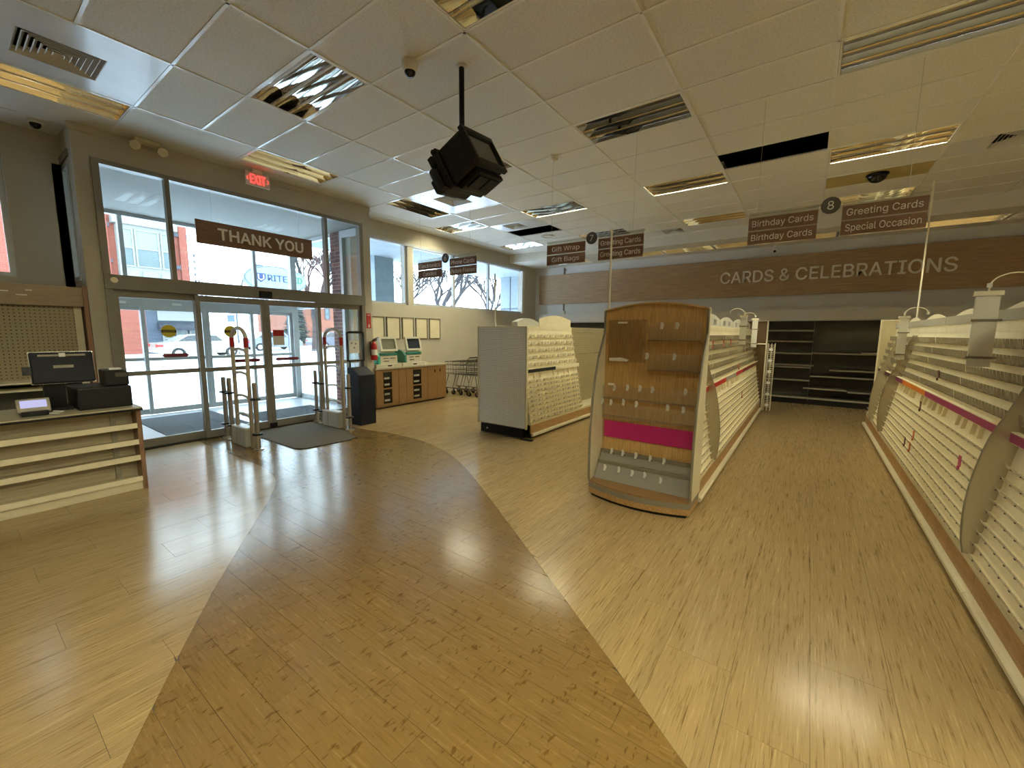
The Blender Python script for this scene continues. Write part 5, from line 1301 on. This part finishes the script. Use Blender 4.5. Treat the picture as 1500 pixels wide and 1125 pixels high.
# things on the counter
CT = 0.838
t = thing('register_monitor', 'black point-of-sale monitor seen from behind on the counter', 'monitor', (-5.75, 0.66, CT))
tl = Matrix.Rotation(math.radians(-8), 3, 'Y')
c = Vector((-5.70, 0.67, 1.24)); ax = tl @ Vector((0.022, 0, 0)); ay = Vector((0, 0.205, 0)); az = tl @ Vector((0, 0, 0.145))
o = MB().obox(c, ax, ay, az).build('screen_back', P_NAVY, t, bevel=0.012)
MB().obox(c - ax * 1.0, ax * 0.3, ay * 1.02, az * 1.03).build('silver_rim', P_CHROME, t)
MB().obox(c + ax * 1.02 + az * 0.05, ax * 0.08, ay * 0.32, az * 0.09).build('maker_plate', P_SHELFE, o)
MB().obox(c + ax * 1.02 + az * 0.78, ax * 0.08, ay * 0.75, az * 0.06).build('vent_strip', P_SHELFE, o)
MB().obox(c + ax * 1.1 + az * 0.80, ax * 0.08, ay * 0.10, az * 0.12).build('sticker', P_WTEXT, o)
MB().obox(c - ay * 1.12 - az * 0.15, ax * 0.8, ay * 0.13, az * 0.26).build('card_reader', P_BLACK, t)
MB().obox((-5.76, 0.60, 0.98), (0.03, 0, 0), (0, 0.07, 0), (0.02, 0, 0.13)).box(-5.92, -5.66, 0.46, 0.70, CT, CT + 0.03).build('stand', P_BLACK, t)
t = thing('receipt_printer', 'squat black receipt printer with paper on the register box', 'printer', (-5.72, 0.98, 1.03))
MB().prism([(0.92, 1.045), (1.10, 1.045), (1.10, 1.17), (1.06, 1.20), (0.92, 1.20)], lambda u, v, tt: (tt, u, v), -5.82, -5.58).build('printer_body', P_BLACK, t, bevel=0.01)
MB().box(-5.70, -5.60, 0.965, 1.055, 1.20, 1.215).build('paper_roll_end', P_WTEXT, t)
MB().box(-5.58, -5.572, 1.0, 1.09, 1.13, 1.17).build('front_panel', P_SHELF, t)
t = thing('cash_box', 'wide black cash drawer box at the end of the counter', 'cash drawer', (-5.74, 0.88, CT))
o = MB().box(-6.02, -5.50, 0.71, 1.095, CT, 1.045).build('drawer_case', P_BLACK, t, bevel=0.012)
MB().box(-5.50, -5.494, 0.73, 1.07, CT + 0.03, CT + 0.15).build('drawer_front', P_BLACK, o, bevel=0.003)
t = thing('signature_pad', 'grey signature pad with a lit lilac screen on the counter', 'card terminal', (-5.52, 0.44, CT))
tl = Matrix.Rotation(math.radians(58), 3, 'Y')
c = Vector((-5.52, 0.44, 0.925)); ax = tl @ Vector((0.065, 0, 0)); ay = Vector((0, 0.10, 0)); az = tl @ Vector((0, 0, 0.016))
MB().obox(c, ax, ay, az).build('pad_body', P_SHELFE, t, bevel=0.008)
MB().obox(c + az * 1.05 - ax * 0.15, ax * 0.55, ay * 0.78, az * 0.06).build('pad_screen', emit('lilac_screen', lin(150, 152, 196)[:3], 0.45), t)
MB().box(-5.58, -5.46, 0.36, 0.52, CT, CT + 0.045).build('pad_foot', P_BLACK, t, bevel=0.006)
MB().tube([(-5.50, 0.50, CT + 0.01), (-5.46, 0.58, CT + 0.008), (-5.54, 0.62, CT + 0.008), (-5.60, 0.56, CT + 0.01)], 0.006, 6).build('cable', P_WTEXT, t)
# ================================================================ OUTSIDE
GZ = -0.12
def xl(r, g, b): return scale(lin(r, g, b), 0.66)
P_SNOW = mat('trodden_snow', lin(222, 229, 240), 0.8, var=0.12, vs=1.2, bump=0.4, bs=3)
struct(MB().box(-140, -10.1, -70, 110, GZ - 0.3, GZ).build('ground_snow', P_SNOW), 'snow-covered parking lot outside')
struct(MB().box(-10.6, -8.05, -8, 14, GZ - 0.01, -0.02).build('sidewalk', mat('wet_sidewalk', lin(200, 205, 212), 0.6, var=0.12, vs=2)), 'wet sidewalk along the store front')
struct(MB().box(-37.2, -28.2, -70, 110, GZ - 0.25, GZ + 0.012).build('road', mat('salted_road', lin(196, 201, 208), 0.7, var=0.15, vs=0.8)), 'salted street beyond the parking lot')
P_RBRK = brickmat('red_brick_far', xl(160, 76, 58), xl(146, 64, 48), xl(160, 116, 100))
P_RBRK2 = brickmat('orange_brick_far', xl(156, 92, 68), xl(144, 80, 60), xl(160, 126, 108))
P_STONE = mat('pale_limestone', xl(150, 150, 144), 0.8, var=0.05)
P_GRNB = mat('grey_stone_band', xl(90, 95, 106), 0.8, var=0.08)
P_SLATE = mat('slate_blue_front', xl(66, 78, 94), 0.7, var=0.06)
P_WGLASS = mat('far_window_glass', xl(92, 108, 110), 0.15, var=0.15, vs=0.6)
P_BLIND = mat('window_blind', xl(140, 148, 136), 0.8, var=0.03)
BX = -38.0
t = thing('street_building', 'red brick street-corner building with pale stone bay window and slate blue shopfront', 'building', (BX - 6, 4, GZ))
MB().box(BX - 14, BX, -26, 11.5, 3.3, 13.0).box(BX - 14, BX, -26, 8.7, GZ, 3.3).build('brick_wall', P_RBRK, t)
MB().box(BX - 0.3, BX + 0.25, -26, 11.6, 12.6, 13.1).build('cornice', P_STONE, t)
o = MB().box(BX, BX + 0.5, 7.55, 10.6, 4.35, 9.0).build('stone_bay', P_STONE, t)
MB().box(BX - 0.1, BX + 0.65, 7.35, 10.8, 8.55, 9.0).build('bay_cornice', P_STONE, t)
for k in range(3):
    a = 7.62 + k * 1.0
    MB().box(BX + 0.5, BX + 0.56, a + 0.06, a + 0.88, 4.55, 5.55).build('stone_panel', P_STONE, o)
def pane_window(par, x, y0, y1, z0, z1, split=True, fm=P_STONE, blind=True):
    f = 0.09
    wo_ = MB().box(x, x + 0.06, y0, y0 + f, z0, z1).box(x, x + 0.06, y1 - f, y1, z0, z1).box(x, x + 0.06, y0 + f, y1 - f, z0, z0 + f).box(x, x + 0.06, y0 + f, y1 - f, z1 - f, z1).box(x, x + 0.06, y0 + f, y1 - f, (z0 + z1) / 2 - 0.05, (z0 + z1) / 2 + 0.05).build('window', fm, par)
    MB().box(x + 0.005, x + 0.012, y0 + f, y1 - f, z0 + f, (z0 + z1) / 2 - 0.05).build('pane', P_WGLASS, wo_)
    MB().box(x + 0.005, x + 0.012, y0 + f, y1 - f, (z0 + z1) / 2 + 0.05, z1 - f).build('pane', P_BLIND if blind else P_WGLASS, wo_)
for a, c in ((7.62, 8.35), (8.42, 9.72), (9.80, 10.52)): pane_window(t, BX + 0.51, a, c, 5.8, 8.3)
for a in (3.4, 0.6, -2.4, -5.6, -8.8): pane_window(t, BX + 0.01, a, a + 1.5, 5.4, 8.2)
for y in (6.75, 10.95):
    for z in (8.3, 6.0, 4.4): MB().box(BX, BX + 0.10, y - 0.25, y + 0.55, z, z + 0.25).build('stone_band', P_GRNB, t)
for y in (6.9, 11.1): MB().box(BX, BX + 0.14, y - 0.12, y + 0.30, 3.3, 12.6).build('brick_pilaster', P_RBRK, t)
MB().box(BX - 0.4, BX, 8.7, 11.9, GZ, 3.3).build('shopfront', P_SLATE, t)
MB().box(BX, BX + 0.35, 8.7, 11.9, 3.1, 3.45).build('shop_cornice', P_SLATE, t)
o = MB().box(BX, BX + 0.08, 9.35, 11.5, 2.25, 2.95).build('sign_panel', P_STONE, t)
o = MB().prism([(0.0, 2.15), (0.9, 1.75), (0.9, 1.55), (0.0, 1.55)], lambda u, v, tt: (BX + u, tt, v), 9.3, 11.9).build('awning', mat('navy_awning', xl(40, 48, 62), 0.8), t)
for a in (9.55, 10.35, 11.15): pane_window(t, BX + 0.01, a, a + 0.68, 0.35, 1.6, fm=P_STONE, blind=False)
MB().box(BX + 0.10, BX + 0.22, 11.75, 11.85, 4.8, 7.2).build('hanging_sign', P_GRNB, t)
for k in range(5): MB().box(BX + 0.09, BX + 0.23, 11.74, 11.86, 4.9 + k * 0.46, 5.15 + k * 0.46).build('sign_letter_block', P_WTEXT, t)
t = thing('orange_brick_building', 'two-storey orange brick house seen through the right door leaf', 'building', (-50, 26, GZ))
MB().box(-58, -46, 24.4, 36, GZ, 4.9).build('brick_wall', P_RBRK2, t); MB().box(-58.2, -45.8, 24.2, 36.2, 4.9, 5.15).build('cornice', P_STONE, t)
for a in (25.0, 26.6, 28.2, 29.8):
    for z in (0.6, 2.9): pane_window(t, -45.99, a, a + 0.6, z, z + 1.3, fm=P_GRNB, blind=False)
t = thing('low_grey_building', 'long low grey roofed building beyond the trees', 'building', (-60, 48, GZ))
MB().box(-72, -58, 38, 75, GZ, 4.2).build('wall', mat('far_grey_wall', xl(168, 172, 176), 0.8), t)
MB().prism([(38, 4.2), (75, 4.2), (56, 8.0)], lambda u, v, tt: (tt, u, v), -72.5, -57.5).build('snowy_roof', mat('snowy_roof', xl(196, 206, 214), 0.8), t)

# oval pharmacy sign on its post
t = thing('oval_store_sign', 'pale oval street sign with blue and green lettering on a post', 'sign', (-22, 10.25, GZ))
P_SIGNP = mat('pale_sign_face', lin(110, 132, 140), 0.5, var=0.02)
oy, oz, hw, hh = 10.24, 4.12, 1.46, 0.62
o = MB().prism([(oy + hw * math.copysign(abs(math.cos(a)) ** 0.8, math.cos(a)), oz + hh * math.copysign(abs(math.sin(a)) ** 0.8, math.sin(a))) for a in [2 * math.pi * k / 40 for k in range(40)]], lambda u, v, tt: (tt, u, v), -22.15, -21.9).build('sign_face', P_SIGNP, t)
MB().tube([(-21.92, oy + hw * math.cos(a), oz + hh * math.sin(a)) for a in [2 * math.pi * k / 40 for k in range(40)]], 0.03, 6, closed=True).build('sign_rim', P_GRNB, t)
P_BLUEL = mat('blue_letter', lin(20, 36, 84), 0.5); P_GRNL = mat('green_letter', lin(40, 110, 66), 0.5)
text('lettering', 'RITE', o, (-21.88, oy + 0.02, oz + 0.06), R_FACE_X, 0.92, 0.30, P_BLUEL, 0.02)
text('lettering', 'AID', o, (-21.88, oy + 0.92, oz + 0.06), R_FACE_X, 0.66, 0.30, P_GRNL, 0.02)
MB().prism([(oy - 0.98, oz + 0.24), (oy - 0.54, oz + 0.24), (oy - 0.54, oz), (oy - 0.76, oz - 0.18), (oy - 0.98, oz)], lambda u, v, tt: (tt, u, v), -21.9, -21.87).build('shield_mark', P_BLUEL, o)
MB().tube([(-21.86, oy - 0.88, oz + 0.18), (-21.86, oy - 0.88, oz - 0.02), (-21.86, oy - 0.76, oz - 0.08), (-21.86, oy - 0.64, oz + 0.0), (-21.86, oy - 0.64, oz + 0.18)], 0.02, 5).build('shield_line', P_WTEXT, o)
for y in (oy - 0.5, oy + 0.5): MB().cyl((-22.02, y, GZ), (-22.02, y, oz - hh + 0.05), 0.07, 10).build('post', P_GRNB, t)
# street lamp with bent arm
t = thing('street_lamp', 'dark bent-arm street lamp beyond the doors', 'street lamp', (-34, 13.1, GZ))
MB().tube([(-34, 12.9, GZ), (-34, 12.9, 2.6), (-34, 13.1, 4.0), (-34, 13.6, 5.6), (-34, 14.4, 6.4)], 0.06, 8).build('pole', P_GRNB, t)
MB().box(-34.1, -33.9, 14.2, 14.9, 6.34, 6.5).build('lamp_head', P_GRNB, t)
MB().box(-34.05, -33.95, 12.3, 12.75, 2.2, 2.7).build('street_plate', mat('blue_plate', xl(90, 110, 150), 0.6), t)

# cars
P_TYRE = mat('tyre_rubber', xl(40, 40, 42), 0.9); P_CGL = mat('car_window', xl(40, 48, 54), 0.1, var=0.1)
P_TAIL = mat('tail_lamp', xl(190, 40, 40), 0.3)
def car(x, y, paint, label, L=4.7, rz=math.pi / 2, tall=1.0):
    """body runs along local X (nose at +X)"""
    t = thing('parked_car', label, 'car', (x, y, GZ + 0.012), 'cars outside', rz)
    def B(b, n, m, **k): return b.build(n, m, t, off=Vector(), **k)
    h = L / 2; W = 0.90
    side = [(-h, 0.35), (-h - 0.02, 0.62), (-h + 0.05, 0.92 * tall), (-h + 0.75, 0.98 * tall), (-h + 1.5, 1.40 * tall), (-h + 2.4, 1.47 * tall), (-h + 3.1, 1.40 * tall), (h - 1.05, 0.98 * tall), (h - 0.2, 0.82 * tall), (h, 0.60), (h, 0.33)]
    for cx in (h - 0.92, -h + 0.98):
        side += [(cx + 0.36, 0.28)] + [(cx + 0.36 * math.cos(a * math.pi / 8), 0.28 + 0.36 * math.sin(a * math.pi / 8)) for a in range(1, 8)] + [(cx - 0.36, 0.28)]
    n = len(side); b = MB(); rings = []
    for wy in (-W, -W * 0.96, W * 0.96, W):
        for u, v in side:
            yy = wy * (1.0 if v < 1.0 * tall else 1.0 - 0.28 * (v - 1.0 * tall) / (0.5 * tall)); b.v.append((u * (1.0 if abs(wy) < W else 0.995), yy, v))
    for r in range(3):
        for k in range(n): b.f.append([r * n + k, r * n + (k + 1) % n, (r + 1) * n + (k + 1) % n, (r + 1) * n + k]); b.m.append(0)
    b.f.append(list(range(n))); b.f.append(list(range(4 * n - 1, 3 * n - 1, -1))); b.m += [0, 0]
    B(b, 'body', paint)
    for s in (-1, 1):
        g = MB()
        def gp(u, v): return (u, s * (W * (1 - 0.28 * max(0, v - 1.0 * tall) / (0.5 * tall)) + 0.004), v)
        for P in ([(-h + 0.98, 1.03), (-h + 1.55, 1.36), (-h + 2.15, 1.40), (-h + 2.15, 1.03)], [(-h + 2.22, 1.03), (-h + 2.22, 1.40), (-h + 3.02, 1.36), (h - 1.35, 1.03)]):
            g.add([gp(u, v * tall) for u, v in P], [(0, 1, 2, 3)])
        B(g, 'side_window', P_CGL)
        for cx in (h - 0.92, -h + 0.98):
            o = B(MB().cyl((cx, s * 0.68, 0.31), (cx, s * 0.89, 0.31), 0.31, 20), 'wheel', P_TYRE)
            MB().cyl((cx, s * 0.89, 0.31), (cx, s * 0.90, 0.31), 0.19, 16).build('hubcap', P_STEEL, o, off=Vector())
        B(MB().box(-h - 0.02, -h + 0.28, s * 0.60, s * 0.905, 0.70, 0.84), 'tail_lamp', P_TAIL)
        B(MB().box(h - 0.35, h - 0.02, s * 0.60, s * 0.89, 0.60, 0.72), 'head_lamp', P_WTEXT)
    return t
P_CW = mat('white_car_paint', xl(170, 168, 162), 0.25, var=0.02, coat=0.3); P_CB = mat('steel_blue_car_paint', xl(70, 84, 100), 0.25, var=0.03, coat=0.3); P_CG = mat('silver_car_paint', xl(120, 124, 128), 0.25, var=0.03, coat=0.3)
car(-31.5, 9.75, P_CW, 'white sedan parked in front of the slate blue shopfront')
car(-58, 17.0, P_CB, 'steel blue car on the far street left of the anti-theft gate', 4.6, math.pi / 2 + 0.3, 1.15)
car(-38.5, 17.2, P_CG, 'silver car parked behind the right-hand sliding door', 4.6, math.pi / 2, 1.1)
car(-38.5, 23.0, P_CB, 'blue car parked before the orange brick house', 4.6, math.pi / 2, 1.1)
car(-42, 34, P_CG, 'silver car far off to the right, behind the vestibule glass', 4.6, math.pi / 2, 1.1)

# trees
P_BARK = mat('grey_bark', lin(46, 44, 46), 0.9, var=0.2, vs=6); P_FIR = mat('fir_needles', xl(112, 124, 120), 0.9, var=0.25, vs=3)
def bare_tree(x, y, H, label, seed, spread=0.62, depth=6):
    rnd = random.Random(seed); t = thing('bare_tree', label, 'tree', (x, y, GZ), 'bare winter trees')
    tr, br = MB(), MB()
    def grow(p, d, L, r, k):
        q = p + d * L; mid = (p + q) / 2 + Vector((rnd.uniform(-1, 1), rnd.uniform(-1, 1), rnd.uniform(-0.3, 0.6))) * L * 0.06
        m = tr if k == 0 else br
        m.cyl(p, mid, r, 6 if k < 3 else 4, r * 0.85, caps=False); m.cyl(mid, q, r * 0.85, 6 if k < 3 else 4, r * 0.66, caps=False)
        if k >= depth: return
        for _ in range(3 if k < 3 else 2 + (rnd.random() < 0.6)):
            nd = (d + Vector((rnd.uniform(-1, 1), rnd.uniform(-1, 1), rnd.uniform(-0.25, 0.55))) * spread * 1.25).normalized()
            grow(q if rnd.random() < 0.6 else p + d * L * rnd.uniform(0.55, 0.95), nd, L * rnd.uniform(0.6, 0.82), r * 0.66, k + 1)
    grow(Vector((x, y, GZ)), Vector((0, 0.03, 1)), H * 0.24, H * 0.020, 0)
    tr.build('trunk', P_BARK, t); br.build('branches', P_BARK, t)
    return t
bare_tree(-21, 20.6, 11, 'bare branching tree filling the high window behind aisle sign 6', 3)
bare_tree(-27, 33, 12, 'bare tree toward the right end of the high window', 11)
bare_tree(-34, 18.6, 13, 'bare tree seen through the right pane of the door transom', 5)
bare_tree(-20, 15.0, 9, 'bare tree at the left end of the high window by the bay', 23)
bare_tree(-60, 17, 12, 'distant bare tree above the left sliding door', 9, depth=4)
bare_tree(-82, 36, 15, 'distant bare tree above the meeting stiles of the sliding doors', 21, depth=4)
def fir(x, y, H, label, seed):
    rnd = random.Random(seed); t = thing('fir_tree', label, 'tree', (x, y, GZ), 'firs across the street')
    MB().cyl((x, y, GZ), (x, y, H), 0.16, 8, 0.03).build('trunk', P_BARK, t)
    b = MB()
    for k in range(150):
        f = k / 150; z = GZ + H * (0.10 + 0.88 * f); R = (1 - f) * H * 0.24 + 0.15
        for q in range(5):
            a = rnd.uniform(0, 6.283); r = R * rnd.uniform(0.7, 1.1)
            tip = Vector((x + r * math.cos(a), y + r * math.sin(a), z - 0.18 * r)); base = Vector((x, y, z + 0.05)); sd = Vector((-math.sin(a), math.cos(a), 0)) * (0.16 + 0.10 * r)
            midp = base.lerp(tip, 0.55)
            b.add([base, midp + sd, tip, midp - sd, midp + Vector((0, 0, -0.12))], [(0, 1, 2, 4), (0, 4, 2, 3)])
    b.build('branches', P_FIR, t)
fir(-43, 21.7, 6.4, 'snow-dusted fir beside the orange brick house', 2)
fir(-66, 33.0, 8.0, 'paler fir behind the silver car', 4)
struct(MB().box(-11.2, -8.05, -9.0, 1.0, 3.86, 4.1).build('roof_canopy', mat('sky_block_slab', lin(214, 220, 224), 0.7, var=0.04)), 'added canopy slab blocking sky at the register window')  # unseen slab, added to keep sky reflections off the left floor
# canopy outside the high windows, its column and the pale wing beyond
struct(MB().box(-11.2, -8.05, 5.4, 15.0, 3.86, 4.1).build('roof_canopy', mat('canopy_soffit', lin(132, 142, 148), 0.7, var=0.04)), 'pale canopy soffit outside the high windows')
struct(MB().box(-11.1, -10.8, 7.9, 8.6, GZ, 3.86).build('pillar_canopy', mat('blue_grey_panel', xl(140, 160, 170), 0.6)), 'blue grey canopy pillar outside the high window')
wing = struct(MB().box(-10.7, -8.05, 14.0, 14.3, GZ, 3.86).build('wall_wing', mat('pale_blue_panel', xl(160, 178, 188), 0.6)), 'pale panelled wing wall beyond the far window')
for z in (1.3, 2.55): MB().box(-10.7, -8.1, 13.985, 14.0, z, z + 0.03).build('panel_joint', P_GRNB, wing)
for x in (-10.2, -9.4, -8.8): MB().box(x, x + 0.03, 13.985, 14.0, GZ, 3.86).build('panel_joint', P_GRNB, wing)
